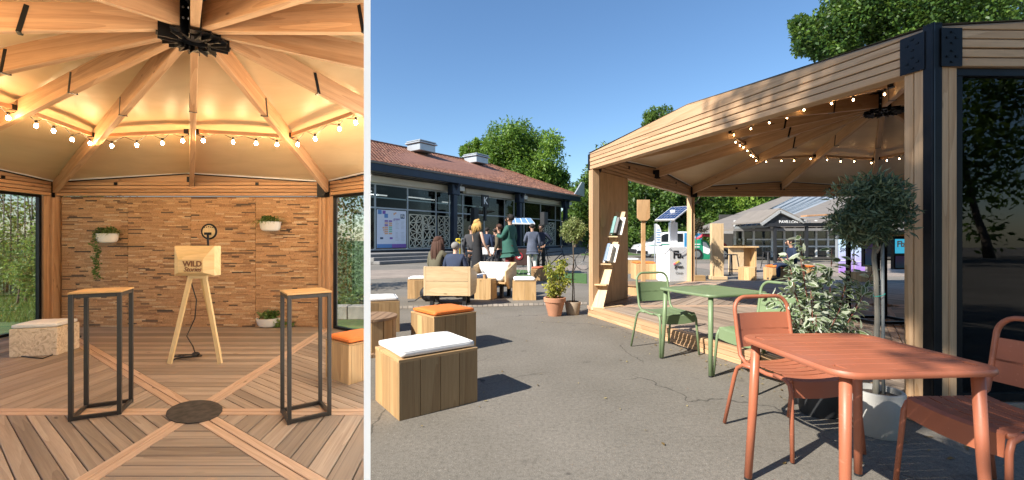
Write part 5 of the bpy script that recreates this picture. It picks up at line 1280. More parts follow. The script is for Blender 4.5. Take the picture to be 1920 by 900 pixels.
# ============================================================ LADDER SHELF WITH BOOKS
b0 = G(1122, 583, .0); YL = 6.86
t = thing('ladder_shelf', 'pale leaning board shelf with book ledges against the wooden wall panel', 'shelf', (1.42, YL, ZFR))
def LS(x, y, Y): return Vector((PX(x, Y), Y, ZY(y, Y)))
bl, br, tr, tl = LS(1110, 581, 6.80), LS(1130, 582, 6.72), LS(1173, 397, 7.15), LS(1155, 397, 7.22)
MB().slab([bl, br, tr, tl], (-.4, .9, .1), .03, (tr-br)).build('board', PLY, t, bevel=.003)
nrm = ((br-bl).cross(tl-bl)).normalized()
if nrm.y > 0: nrm = -nrm
edge = tr-br; 
def LE(u, v, o): return bl.lerp(tl, v).lerp(br.lerp(tr, v), u)+nrm*o
for v in (.72, .44, .235):
    a, b = LE(-.15, v, .03), LE(1.0, v, .03); MB().beam(a+nrm*.03, b+nrm*.03, .10, .022).build('ledge', PLY, t, bevel=.003)
MB().beam(br+Vector((.0, .03, .02)), br+Vector((.36, .25, .02)), .09, .05).build('foot', PLY, t, bevel=.003)
BK = [plain('book_cream', (.72, .68, .60), .5), plain('book_teal', (.04, .22, .20), .5), plain('book_black', (.03, .03, .035), .5), plain('book_blue', (.08, .16, .30), .5), plain('book_white', (.78, .78, .76), .5)]
pcv = plain('photo_print', (.38, .24, .13), .4, 0, .6, 30)
labs = ['cream covered book with a brown picture, on the top ledge of the leaning shelf', 'dark teal book second on the top ledge', 'black book on the right of the top ledge', 'cream book with a food picture, on the middle ledge of the leaning shelf', 'dark blue book second on the middle ledge', 'white book on the right of the middle ledge']
for k in range(6):
    v = .735 if k < 3 else .455; kk = k % 3; o_ = .045
    a = LE(.0+.0+kk*.30, v, o_); wd = .21 if kk == 0 else .03; up_ = (tl-bl).normalized(); sx_ = (br-bl).normalized()
    h_ = (.30, .29, .27)[kk]; bb = thing('book', labs[k], 'book', a)
    MB().slab([a, a+sx_*(wd if kk == 0 else .045), a+sx_*(wd if kk == 0 else .045)+up_*h_, a+up_*h_], nrm, .026 if kk == 0 else .12).build('cover', BK[(0, 1, 2, 0, 3, 4)[k]], bb, bevel=.002)
    if kk == 0: MB().slab([a+nrm*.027+sx_*.02+up_*.03, a+nrm*.027+sx_*.14+up_*.03, a+nrm*.027+sx_*.15+up_*.11, a+nrm*.027+sx_*.05+up_*.12], nrm, .001).build('cover_picture', pcv, bb); text('menu', 'title', BK[2], bb, a+nrm*.0285+sx_*.09+up_*.22, sx_, up_, .05)
# long low timber ledge on the deck by the panel
# paddle sign
c = G(1206, 640, ZFR); YP = 9.6; c = Vector((PX(1206, YP), YP, ZFR))
t = thing('paddle_sign', 'blank wooden paddle sign on a post standing on the pavilion deck', 'sign', c)
MB().box((c.x, YP, (ZFR+ZY(412, YP))/2), (.085, .06, ZY(412, YP)-ZFR)).build('post', CLT, t, bevel=.003)
x0, x1 = PX(1193, YP), PX(1217, YP); z0, z1 = ZY(414, YP), ZY(375, YP)
MB().slab([(x0, YP-.04, z0+.06), (x0+.06, YP-.04, z0), (x1-.06, YP-.04, z0), (x1, YP-.04, z0+.06), (x1, YP-.04, z1), (x0, YP-.04, z1)], (0, 1, 0), -.03, (0, 0, 1)).build('board', CLT, t, bevel=.003)
c = G(1206, 552, ZFR); t = thing('round_plinth', 'low round wooden plinth on the pavilion deck', 'plinth', (c.x, c.y+.2, ZFR))
MB().lathe((c.x, c.y+.2, ZFR), [(0, 0), (.38, 0), (.38, .17), (0, .17)], 32).build('drum', CLT, t, smooth='auto'); MB().lathe((c.x, c.y+.2, ZFR+.17), [(0, 0), (.41, 0), (.41, .03), (0, .03)], 32).build('top', DECKR, t, smooth='auto')
# bar table frame standing inside the pavilion behind the olive
t = thing('bar_table', 'tall black bar table frame inside the open pavilion behind the olive tree', 'table', (PX(1652, 5.6), 5.6, ZFR), R(5)); a = .26; h = 1.08
for sx in (-1, 1):
    for sy in (-1, 1): MB().box((sx*a, sy*a*.8, h/2), (.04, .04, h)).build('leg', BLACK, t, world=False)
for z in (.03, h): 
    for s in (-1, 1): MB().box((0, s*a*.8, z), (2*a-.05, .035, .035)).build('rail', BLACK, t, world=False); MB().box((s*a, 0, z), (.035, 1.6*a-.05, .035)).build('rail', BLACK, t, world=False)
MB().box((0, 0, h+.03), (2*a+.06, 1.6*a+.06, .02)).build('table_top', PLYT, t, world=False)
# cushioned benches seen through the dark glazing
for k, (px, Y, w_) in enumerate(((1850, 4.4, 1.1), (1880, 3.7, 1.0))):
    x = PX(px, Y); stool(('orange cushioned plank bench behind the dark glazing, farther one', 'orange cushioned plank bench close behind the dark glazing')[k], x+.1, Y, R(2), w_, .4, .40, ORANGE, OAK, (5, 3), zf=ZFR, ct=.07, group='benches behind the glazing', name='box_bench')
# ============================================================ BEYOND THE PAVILION
c = Vector((PX(1257, 12.9), 12.9, 0)); t = thing('solar_kiosk', 'white charging kiosk with a tilted solar panel on a post', 'kiosk', c)
KW = plain('kiosk_white', (.80, .80, .80), .4, 0, .03)
z1 = ZY(463, 12.7); xl_, xm_, xr_ = PX(1234, 12.9), PX(1255, 12.55), PX(1286, 12.9)
MB().prism([(xl_, 12.9), (xm_, 12.55), (xr_, 12.75), (xr_-.2, 13.4), (xl_+.1, 13.4)], .0, z1).build('cabinet', KW, t, bevel=.006)
MB().box((PX(1262, 13.1), 13.1, (z1+ZY(425, 13.1))/2+.1), (.22, .16, .65)).build('mast_base', KW, t, bevel=.01); MB().box((PX(1261, 13.1), 13.1, ZY(425, 13.1)), (.12, .12, 1.0)).build('mast', KW, t, bevel=.01)
A, B_, C2, D2 = [Vector((PX(x, Y), Y, ZY(y, Y))) for x, y, Y in ((1228, 412, 12.6), (1265, 411, 12.6), (1296, 386, 13.5), (1259, 388, 13.5))]
nn = (B_-A).cross(D2-A).normalized(); MB().slab([A, B_, C2, D2], -nn if nn.z > 0 else nn, .05).build('panel_frame', KW, t, bevel=.003)
PV_ = plain('solar_cell', (.03, .06, .16), .2, .2, .1, 3, coat=.5)
if nn.z < 0: nn = -nn
for i in range(6):
    for j in range(6):
        q = lambda u, v: A.lerp(B_, u).lerp(D2.lerp(C2, u), v)+nn*.004
        a, b, c2_, d2_ = (i+.06)/6*.94+.03, (i+.94)/6*.94+.03, (j+.06)/6*.94+.03, (j+.94)/6*.94+.03
        MB().slab([q(a, c2_), q(b, c2_), q(b, d2_), q(a, d2_)], nn, .004).build('solar_cell', PV_, t)
fx = Vector((xr_-xm_, .2, 0)).normalized(); org = Vector(((xm_+xr_)/2-.0, 12.65, 0)); fnn = Vector((fx.y, -fx.x, 0))*.012
text('Fb.', 'logo_letters', BLACKM, t, org+fnn+Vector((-.02, 0, ZY(478, 12.6))), fx, ZV, .30, bold=.01)
text('green', 'logo_word', BLACKM, t, org+fnn+Vector((0, 0, ZY(500, 12.6))), fx, ZV, .13, bold=.003)
text('Change', 'logo_word', plain('grey_ink', (.3, .3, .3), .5), t, org+fnn+Vector((0, 0, ZY(511, 12.6))), fx, ZV, .085)
for k, cc in enumerate(((.55, .12, .2), (.7, .3, .08), (.65, .5, .1), (.5, .5, .12))): MB().box(org+fnn*1.2+fx*(-.16+.05*k)+Vector((0, 0, ZY(495-k*1.6, 12.6))), (.05, .008, .045)).build('logo_mark', plain('mark%d' % k, cc, .5), t)
mb = MB(); 
for (p_, q_) in (((xl_, 12.88), (xm_, 12.53)), ((xm_, 12.53), (xr_, 12.73))):
    pts = [Vector((p_[0]+(q_[0]-p_[0])*u, p_[1]+(q_[1]-p_[1])*u-.01, z1-.02-.35*u*(1-u)*2)) for u in [k/8 for k in range(9)]]; mb.tube(pts, .008, 5)
mb.build('garland', plain('garland_grey', (.3, .3, .33), .6), t)
# feather flag
YF = 24; c = Vector((PX(1238, YF), YF, 0)); t = thing('feather_flag', 'white feather banner flag standing behind the solar kiosk', 'flag', c)
pts = [(1228, 420), (1231, 419.5), (1236, 423), (1240, 433), (1240, 459), (1229, 459)]
MB().slab([Vector((PX(x, YF), YF, ZY(y, YF))) for x, y in pts], (0, 1, 0), .02).build('banner', WHITE, t, uv=False); MB().tube([(PX(1227.5, YF), YF, 0), (PX(1227.5, YF), YF, ZY(420, YF))], .03).build('pole', GREYFR, t)
for k in range(6): MB().box((PX(1234.5, YF), YF-.012, ZY(431+4.6*k, YF)), (.16+.08*(k % 2), .006, .05)).build('print_line', flat('flagblue', (.15, .3, .5)), t)
# drum stools far left of kiosk
c = G(1207, 524); stool('plank box stool with an orange cushion seen left of the solar kiosk', c.x+.06, c.y+.25, R(3), .62, .5, .46, ORANGE, PINE, (6, 3), ct=.06)
c = G(1200, 517)+Vector((0, 1.1, 0)); stool('plank box stool with a white cushion just behind the one left of the kiosk', c.x, c.y, R(3), .5, .4, .46, WHITE, PINE, (4, 3), ct=.06)
# CLT column
YC = 13.3; t = thing('timber_slab', 'tall upright timber slab standing on a foot beyond the pavilion', 'display', (PX(1344, YC), YC, 0))
MB().box((PX(1344, YC), YC, ZY(472, YC)), (PX(1355, YC)-PX(1333, YC), .14, ZY(418, YC)-ZY(525, YC)-.02), grain=(0, 0, 1)).build('board', PLY, t, bevel=.004)
MB().box((PX(1344, YC), YC, .06), (.46, .4, .1)).build('foot', PLY, t, bevel=.004)
# bar counter, glass boxes, bar stools
YB = 16.2; t = thing('bar_counter', 'pale plywood bar counter beyond the pavilion deck', 'counter', (PX(1390, YB), YB, 0))
x0, x1 = PX(1366, YB), PX(1417, YB); zt = ZY(463, YB)
MB().box(((x0+PX(1394, YB))/2, YB, zt/2), (PX(1394, YB)-x0, .05, zt-.03)).build('front_panel', PLY, t, bevel=.004); MB().box(((PX(1396, YB)+x1)/2, YB+.25, zt/2), (x1-PX(1396, YB), .05, zt-.05)).build('front_panel', PINE, t, bevel=.004)
MB().box(((x0+x1)/2, YB+.15, zt), (x1-x0+.08, .6, .05)).build('counter_top', PINE, t, bevel=.004); MB().box((x1-.03, YB+.2, zt/2), (.06, .5, zt-.06)).build('side_panel', PINE, t)
for k in range(3):
    x = PX(1381+k*8, YB); g_ = thing('acrylic_box', 'clear box on the bar counter, %s' % ('leftmost of three', 'middle of three', 'rightmost of three')[k], 'box', (x, YB+.1, zt+.025), 0, 'clear boxes on the bar')
    MB().box((x, YB+.1, zt+.17), (.15, .15, .28)).build('case', glassmat('acrylic', (.9, .92, .93), 1.2), g_); MB().box((x, YB+.1, zt+.05), (.12, .12, .04)).build('filling', PINE, g_)
def barstool(label, px, py, rz):
    c = G(px, py); t = thing('bar_stool', label, 'stool', c, rz, 'black metal bar stools'); h = .70
    MB().box((0, 0, h), (.30, .30, .03)).build('seat', BLACKM, t, world=False, bevel=.008)
    for sx in (-1, 1):
        for sy in (-1, 1): MB().beam((sx*.13, sy*.13, h-.01), (sx*.20, sy*.20, 0), .045, .03).build('leg', BLACKM, t, world=False)
    for s in (-1, 1): MB().beam((-.175, s*.175, .2), (.175, s*.175, .2), .02, .02).build('footrest', BLACKM, t, world=False)
barstool('black metal bar stool left of the plywood bar counter', 1370.5, 516, R(12)); barstool('black metal bar stool right of the plywood bar counter', 1441, 504, R(8))
for px, py, w_, lab, r_ in ((1411, 526, .56, 'bare plank cube in front of the bar counter', -35), (1632, 540, .5, 'bare plank cube in the shade behind the olive tree', 5)):
    c = G(px, py); stool(lab, c.x, c.y+.28, R(r_), w_*.8, w_*.75, .37, None, PINE, (3, 3), group='plank cube tables', name='cube_table')
c = G(1462, 526); stool('long plank bench with an orange cushion, a person in navy sitting on it', c.x+.45, c.y+.25, R(2), 1.35, .45, .36, ORANGE, PINE, (7, 3), ct=.07, name='box_bench', group='benches beyond the pavilion')
# ============================================================ LOW PAVILION WITH LETTERED PORCH
def W3(x, y, Y): return Vector((PX(x, Y), Y, ZY(y, Y)))
YB2 = 27.0; t = thing('cafe_building', 'low building with a broad grey roof and a black porch lettered PAVILLON CHEFS', 'building', (PX(1470, YB2), YB2, 0))
RF = plain('roof_felt', (.20, .175, .15), .85, 0, .1, 2, bumps=.2); ZR = plain('roof_zinc', (.40, .43, .44), .5, .4, .12, 1.5)
ea, eb = W3(1318, 434, 26), W3(1374, 434, 26); rdg = W3(1512, 362, 40); far_l = W3(1318, 434, 26)
MB().slab([W3(1300, 434, 26.5), W3(1375, 434, 25.5), W3(1388, 422, 25.6), W3(1500, 366, 38), W3(1470, 370, 40)], (0, 0, 1), .12).build('roof', RF, t)
MB().slab([W3(1377, 430, 25.4), W3(1440, 426, 25.4), W3(1585, 366, 40), W3(1505, 366, 38)], (0, 0, 1), .14).build('metal_roof', ZR, t)
for k in range(6):
    u = k/6; MB().beam(W3(1377+63*u, 430-4*u-.8, 25.4)+Vector((0, 0, .16)), W3(1505+80*u, 366, 38+2*u)+Vector((0, 0, .16)), .05, .05).build('roof_seam', ZR, t)
MB().slab([W3(1440, 426, 25.4), W3(1760, 424, 25.4), W3(1760, 360, 40), W3(1585, 366, 40)], (0, 0, 1), .14).build('roof', RF, t)
MB().beam(W3(1300, 435, 26.5), W3(1375, 435.5, 25.4), .08, .16).beam(W3(1375, 431, 25.35), W3(1760, 429, 25.35), .08, .14).build('gutter', plain('gutter_grey', (.2, .19, .18), .6), t)
WH = plain('window_white', (.62, .63, .62), .5)
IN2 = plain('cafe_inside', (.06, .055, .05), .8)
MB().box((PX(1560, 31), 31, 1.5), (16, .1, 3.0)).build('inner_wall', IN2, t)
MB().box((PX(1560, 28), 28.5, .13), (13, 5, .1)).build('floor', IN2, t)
CG = glassmat('cafe_glass', (.7, .74, .74), 1.2)
xs = [1378, 1393, 1413, 1447, 1470, 1490, 1510, 1530, 1552, 1568]
for x in xs: MB().box((PX(x, 26.4), 26.4, 1.25), (.1, .1, 2.3)).build('mullion', WH, t)
for y in (432, 449, 462, 487): MB().beam(W3(1378, y, 26.4), W3(1568, y, 26.4), .08, .09 if y != 487 else .2).build('transom', WH, t)
for a, b in zip(xs[:-1], xs[1:]):
    for y0, y1 in ((433.5, 448), (450, 461), (463, 486)): MB().slab([W3(a+1.6, y1, 26.42), W3(b-1.6, y1, 26.42), W3(b-1.6, y0, 26.42), W3(a+1.6, y0, 26.42)], (0, 1, 0), .015).build('pane', CG, t)
rg = random.Random(8)
for k in range(12): 
    x = 1397+k*9+rg.random()*4; MB().box(W3(x, 470+rg.uniform(-4, 8), 28.3), (.5, .3, rg.uniform(.3, .9))).build('table_and_tray', plain('pale_stuff%d' % (k % 3), ((.6, .6, .58), (.4, .3, .2), (.2, .25, .25))[k % 3], .6), t)
for y in (453, 466): MB().beam(W3(1398, y, 28.8), W3(1500, y, 28.8), .3, .06).build('shelf', WH, t)
# porch
BP = plain('porch_black', (.02, .021, .024), .5, 0, .1, 2); YPp = 23.0
ap, lft, rgt = W3(1460.5, 396, YPp), W3(1425, 421, YPp), W3(1505, 417, YPp)
MB().slab([W3(1433, 420, YPp), W3(1500, 417, YPp), W3(1461, 400, YPp)], (0, 1, 0), .12).build('gable', BP, t)
for a, b in ((lft, ap), (ap, rgt)):
    MB().beam(a+Vector((0, -.1, 0)), b+Vector((0, -.1, 0)), .10, .14).build('bargeboard', plain('barge_grey', (.34, .35, .35), .5), t)
    MB().slab([a+Vector((0, -.1, .08)), b+Vector((0, -.1, .08)), b+Vector((0, 3.0, .08)), a+Vector((0, 3.0, .08))], (0, 0, 1), .08).build('porch_roof', RF, t)
MB().beam(W3(1433, 421.5, YPp), W3(1566, 421, YPp), .15, .18).build('porch_beam', BP, t)
for x in (1454, 1513.5, 1571): MB().box((PX(x, YPp), YPp+.05, ZY(422, YPp)/2), (.12, .12, ZY(422, YPp))).build('porch_post', BP if x != 1571 else GREYFR, t)
text('PAVILLON CHEFS', 'sign_letters', WPAINT, t, W3(1459, 416.3, YPp)+Vector((0, -.07, 0)), (1, 0, 0), (0, 0, 1), .215, 'LEFT', bold=.003)
BRZ = plain('awning_wood', (.42, .24, .13), .7)
for k in range(22): MB().box(W3(1508+k*2.75, 405-.12*k, 22.6), (.045, .5, .09)).build('awning_slat', BRZ, t)
MB().beam(W3(1505, 408, 22.6), W3(1572, 404.5, 22.6), .5, .04).build('awning_frame', GREYFR, t)
# purple banners and screens
def gradmat(nm, a, b):
    if nm in MATS: return MATS[nm]
    m = bpy.data.materials.new(nm); tt, p, o = nodes_of(m); s = N(tt, 'ShaderNodeSeparateXYZ'); tt.links.new(N(tt, 'ShaderNodeTexCoord').outputs['Generated'], s.inputs[0])
    tt.links.new(ramp(tt, [(0, a), (1, b)], s.outputs[2]), p.inputs['Base Color']); p.inputs['Roughness'].default_value = .5; MATS[nm] = m; return m
PG = gradmat('purple_print', (.38, .16, .62), (.50, .75, .85))
for k, (x0, x1, y0, y1, Y, lab) in enumerate(((1574, 1600, 449, 512, 16, 'tall lilac and pale blue printed banner beside the grey porch post'), (1604, 1622, 452, 512, 17, 'narrow lilac banner between the trunks behind the variegated shrub'))):
    bn = thing('printed_banner', lab, 'banner', (PX((x0+x1)/2, Y), Y, 0), 0, 'printed banners'); MB().slab([W3(x0, y1, Y), W3(x1, y1, Y), W3(x1, y0, Y), W3(x0, y0, Y)], (0, 1, 0), .04).build('sheet', PG, bn, uv=False)
    MB().beam(W3(x0, (y0+y1)/2+8, Y)+Vector((0, -.01, 0)), W3(x1, (y0+y1)/2+8, Y)+Vector((0, -.01, 0)), .01, .02).build('fold_line', WPAINT, bn)
    for s_ in (x0, x1): MB().beam(W3(s_, y1, Y+.06), Vector((PX(s_, Y), Y+.3, 0)), .05, .05).build('foot', BLACKM, bn)
    if k == 0: text('Stories', 'handwriting', BLACKM, bn, W3((x0+x1)/2, 466, Y)+Vector((0, -.012, 0)), (1, 0, .25), (-.25, 0, 1), .2, shear=.4)
ST = thing('info_screen', 'dark display stand with a blue lit screen lettered Fb beside the pavilion post', 'screen', (PX(1690, 9), 9, ZFR))
MB().slab([W3(1676, 505, 9), W3(1706, 505, 9), W3(1706, 442, 9), W3(1676, 442, 9)], (0, 1, 0), .08).build('cabinet', BLACKM, ST, bevel=.004)
SB = plain('screen_blue', (.03, .2, .3), .4, emis=(.04, .33, .5), es=.6); SP = gradmat('screen_purple', (.1, .3, .5), (.25, .15, .5))
MB().slab([W3(1679, 475, 8.98), W3(1703, 475, 8.98), W3(1703, 446, 8.98), W3(1679, 446, 8.98)], (0, 1, 0), .01).build('screen', SB, ST); MB().slab([W3(1680, 502, 8.98), W3(1702, 502, 8.98), W3(1702, 480, 8.98), W3(1680, 480, 8.98)], (0, 1, 0), .01).build('screen', SP, ST, uv=False)
text('Fb', 'logo_letters', WPAINT, ST, W3(1689, 458, 8.96), (1, 0, 0), (0, 0, 1), .17, bold=.005)
S2 = thing('info_screen', 'lilac lit display with a dark frame seen left of the olive trunk', 'screen', (PX(1640, 10), 10, ZFR)); MB().slab([W3(1620, 500, 10), W3(1650, 500, 10), W3(1650, 452, 10), W3(1620, 452, 10)], (0, 1, 0), .08).build('cabinet', BLACKM, S2); MB().slab([W3(1623, 497, 9.98), W3(1648, 497, 9.98), W3(1648, 456, 9.98), W3(1623, 456, 9.98)], (0, 1, 0), .01).build('screen', SP, S2, uv=False)
# ============================================================ VEHICLES
def wheel(t, c, r, w_, ax='Y', spokes=0, tyre=BLACKM):
    M = Matrix.Rotation(R(90), 3, 'X') if ax == 'Y' else Matrix.Rotation(R(90), 3, 'Y')
    wl = MB().lathe(c, [(r*.62, -w_/2), (r*.96, -w_/2), (r, -w_/3), (r, w_/3), (r*.96, w_/2), (r*.62, w_/2), (r*.62, -w_/2)], 28, ax=M).build('tyre', tyre, t, smooth='auto')
    t = wl
    MB().lathe(c, [(0, -w_*.42), (r*.15, -w_*.46), (r*.6, -w_*.3), (r*.63, -w_*.45), (r*.63, w_*.45), (0, w_*.42)], 20, ax=M).build('rim', STEEL, t, smooth='auto')
    return wl
VW_ = plain('van_white', (.74, .75, .76), .28, 0, .03, 1, coat=.6); VG_ = plain('van_window', (.02, .025, .03), .08, 0, .1, 1)
Y0 = 29.5; vx0, vx1 = PX(1193, Y0), PX(1318, Y0); Lv = vx1-vx0
t = thing('van', 'white van with a blue rear panel parked on the road behind the kiosk', 'van', ((vx0+vx1)/2, Y0+.9, 0))
side = [(0, .30), (.02, .62), (.06, .86), (.20, 1.0), (.26, 1.08), (.38, 1.60), (.44, 1.72), (.60, 1.78), (.97, 1.76), (1.0, 1.6), (1.0, .35), (.93, .28), (.05, .24)]
def loop(y, inset): return [Vector((vx0+Lv*(.5+(u-.5)*(1-inset*.03)), y, z-(inset*.05 if z > 1 else 0))) for u, z in side]
n_ = len(side); L1, L2, L3, L4 = loop(Y0, 1.2), loop(Y0+.1, 0), loop(Y0+1.6, 0), loop(Y0+1.7, 1.2)
mb = MB(); fs = [tuple(range(n_))]
for q in range(3): fs += [(q*n_+k, (q+1)*n_+k, (q+1)*n_+(k+1) % n_, q*n_+(k+1) % n_) for k in range(n_)]
fs += [tuple(range(4*n_-1, 3*n_-1, -1))]; mb.add(L1+L2+L3+L4, fs); mb.build('body', VW_, t, bevel=.02, seg=2, smooth='auto')
def sp_(pts, nm, mat, o=.02): MB().slab([Vector((vx0+Lv*u, Y0-o, z)) for u, z in pts], (0, 1, 0), o+.02).build(nm, mat, t, bevel=.006)
sp_([(.29, 1.08), (.40, 1.56), (.45, 1.62), (.52, 1.63), (.52, 1.08)], 'side_window', VG_); sp_([(.54, 1.08), (.54, 1.63), (.70, 1.64), (.70, 1.08)], 'side_window', VG_)
BLP = plain('van_blue', (.04, .25, .48), .35); sp_([(.72, .55), (.72, 1.68), (.975, 1.66), (.98, .55)], 'blue_panel', BLP)
for k in range(3): MB().box((vx0+Lv*.84, Y0-.025, 1.4-.16*k), (.55-.1*k, .01, .05)).build('panel_lettering', WPAINT, t)
MB().slab([Vector((vx0+Lv*.245, Y0+.2, 1.1)), Vector((vx0+Lv*.245, Y0+1.5, 1.1)), Vector((vx0+Lv*.372, Y0+1.45, 1.6)), Vector((vx0+Lv*.372, Y0+.25, 1.6))], (-1, 0, .5), .02).build('windscreen', VG_, t)
MB().beam((vx0+Lv*.01, Y0-.01, .40), (vx0+Lv*.17, Y0-.01, .36), .06, .2).build('bumper', BLACKM, t, bevel=.02); MB().box((vx0+.0, Y0+.85, .45), (.1, 1.6, .26)).build('grille', BLACKM, t, bevel=.03)
MB().ell((vx0+Lv*.045, Y0+.12, .80), (.14, .12, .09)).build('headlight', plain('lamp_glass', (.6, .62, .65), .1, .3), t, smooth=True)
MB().ell((vx0+Lv*.31, Y0-.14, 1.12), (.09, .09, .12)).build('wing_mirror', BLACKM, t, smooth=True)
sp_([(.12, .78), (.36, .93), (.50, .95), (.50, .90), (.36, .87)], 'green_swoosh', plain('swoosh', (.03, .4, .25), .4), .022)
for u in (.17, .80): wheel(t, Vector((vx0+Lv*u, Y0+.12, .33)), .33, .22)
# second dark windows handled above; pedicab
Y0 = 27.0; t = thing('pedicab', 'green and white cargo tricycle with a red canopy bar, right of the van', 'tricycle', (PX(1335, Y0), Y0, 0))
GP = plain('pedicab_green', (.015, .23, .12), .35, 0, .04, 1, coat=.5)
pr_ = [(1300, 484), (1300, 452), (1312, 448), (1325, 452), (1334, 462), (1340, 476), (1363, 472), (1366, 478), (1358, 486), (1302, 488)]
MB().slab([W3(x, y, Y0) for x, y in pr_], (0, 1, 0), .9).build('body', GP, t, bevel=.03, seg=2, smooth='auto'); MB().slab([W3(x, y, Y0-.02) for x, y in ((1318, 453), (1324, 455), (1334, 470), (1328, 477), (1319, 474))], (0, 1, 0), .04).build('seat_shell', VW_, t)
MB().tube([W3(x, y, Y0+.3) for x, y in ((1306, 449), (1318, 441), (1335, 442), (1350, 452), (1362, 462))], .09, 8).build('canopy_bar', plain('canopy_red', (.6, .05, .08), .4), t, smooth=True)
for px in (1306, 1356): wheel(t, Vector((PX(px, Y0), Y0-.05, .33)), .33, .08)
for k in range(3): MB().box(W3(1307, 458+5*k, Y0-.015), (.4-.08*k, .01, .05)).build('lettering', WPAINT, t)
# ============================================================ BICYCLES AND CARGO BIKES
BIKE = plain('bike_black', (.02, .02, .022), .35, .3)
def bike(label, c, rz, scale=1.0, group='bicycles parked on the square'):
    t = thing('bicycle', label, 'bicycle', c, rz, group)
    r = .33*scale
    for x in (-.52, .52):
        x *= scale; MB().tube([(x+r*math.cos(a), 0, r+r*math.sin(a)) for a in [2*math.pi*k/28 for k in range(28)]], .016, 6, closed=True).build('tyre', BLACKM, t, world=False, smooth=True)
        mb = MB()
        for k in range(10): a = 2*math.pi*k/10; mb.tube([(x, 0, r), (x+r*.97*math.cos(a), 0, r+r*.97*math.sin(a))], .0035, 4)
        mb.tube([(x, -.03, r), (x, .03, r)], .025, 8); mb.build('spokes', STEEL, t, world=False)
    s = scale; A, B, C_, D, E_ = (-.52*s, 0, r), (-.10*s, 0, .28*s), (-.2*s, 0, .82*s), (.36*s, 0, .86*s), (.52*s, 0, r)
    mb = MB()
    for p, q in ((A, B), (B, C_), (A, (-.18*s, 0, .74*s)), (B, (.37*s, 0, .74*s)), ((-.18*s, 0, .74*s), (.36*s, 0, .80*s)), (D, E_)): mb.tube([p, q], .017, 7)
    mb.build('frame', BIKE, t, world=False, smooth=True)
    MB().ell((-.21*s, 0, .88*s), (.13, .06, .035)).tube([C_, (-.21*s, 0, .87*s)], .014).build('saddle', BLACKM, t, world=False, smooth=True)
    MB().tube([D, (.34*s, 0, .98*s)], .014).tube([(.28*s, -.27, .99*s), (.35*s, -.2, 1.0*s), (.35*s, .2, 1.0*s), (.28*s, .27, .99*s)], .013).build('handlebar', BIKE, t, world=False, smooth=True)
    MB().tube([(-.10*s, -.08, .28*s), (-.10*s, .08, .28*s)], .05, 12).box((-.1*s+.1, .1, .2*s), (.09, .05, .015)).build('crank', BLACKM, t, world=False)
    return t
c = G(1040, 513); bike('black bicycle parked behind the yellow shrub', (c.x-.1, c.y, 0), R(-15))
c = G(1095, 506); bike('bicycle with its front wheel showing just left of the pavilion post', (c.x+.5, c.y, 0), R(170))
# cargo bike with solar roof and bottles crate
c = G(940, 518); t = thing('cargo_tricycle', 'dark cargo tricycle stall with a tilted solar roof among the standing people', 'tricycle', (c.x+.3, c.y+.4, 0))
yc = c.y+.5; xw = PX(978, yc)
def rolling(px, yy, r, nm='wheel'):
    x = PX(px, yy); MB().tube([(x+r*math.cos(a), yy, r+r*math.sin(a)) for a in [2*math.pi*k/26 for k in range(26)]], .02, 6, closed=True).build('tyre', BLACKM, t, smooth=True)
    mb = MB()
    for k in range(12): a = 2*math.pi*k/12; mb.tube([(x, yy, r), (x+r*.96*math.cos(a), yy, r+r*.96*math.sin(a))], .005, 4)
    mb.build('spokes', STEEL, t)
rolling(981, yc-.1, .32); rolling(928, yc-.2, .32)
MB().box((PX(972, yc), yc+.1, .62), (.62, .6, .55)).build('cargo_box', plain('dark_brown_box', (.06, .03, .025), .5), t, bevel=.01)
MB().lathe((PX(973, yc), yc-.21, .66), [(0, 0), (.125, 0), (.125, .012), (0, .013)], 24, ax=Matrix.Rotation(R(90), 3, 'X')).build('round_logo', plain('logo_red', (.38, .03, .04), .5), t)
text('S', 'logo_letter', WPAINT, t, (PX(973, yc), yc-.235, .66), (1, 0, 0), (0, 0, 1), .22, bold=.006)
A, B_, C2, D2 = W3(955, 420, yc-.3), W3(1003, 421, yc-.3), W3(995, 411, yc+.7), W3(955, 411, yc+.7); nn = (B_-A).cross(D2-A).normalized(); nn = nn if nn.z > 0 else -nn
MB().slab([A, B_, C2, D2], nn, .04).build('roof_frame', KW, t)
for i in range(4):
    q = lambda u, v: A.lerp(B_, u).lerp(D2.lerp(C2, u), v)+nn*.042
    MB().slab([q(i/4+.02, .04), q(i/4+.23, .04), q(i/4+.23, .96), q(i/4+.02, .96)], nn, .004).build('solar_cell', plain('cell_light', (.20, .36, .58), .25, .1, .1), t)
MB().tube([W3(990, 500, yc), W3(988, 416, yc)], .02).tube([W3(958, 500, yc), W3(960, 416, yc)], .02).build('roof_post', BIKE, t)
# brochure cart
c = G(918, 522); t = thing('brochure_cart', 'small cart with upright white brochures by the woman in black', 'cart', c)
yc = c.y; MB().box((PX(917, yc), yc, .72), (.52, .3, .06)).build('shelf', BLACKM, t)
for px in (907, 912, 920, 925): MB().box((PX(px, yc), yc-.05, .86), (.07, .05, .22), .1, tilt=('X', -.15)).build('brochure', WPAINT, t)
for px in (907, 928):
    MB().tube([(PX(px, yc), yc, .69), (PX(px, yc), yc, .02)], .015).build('leg', BLACKM, t)
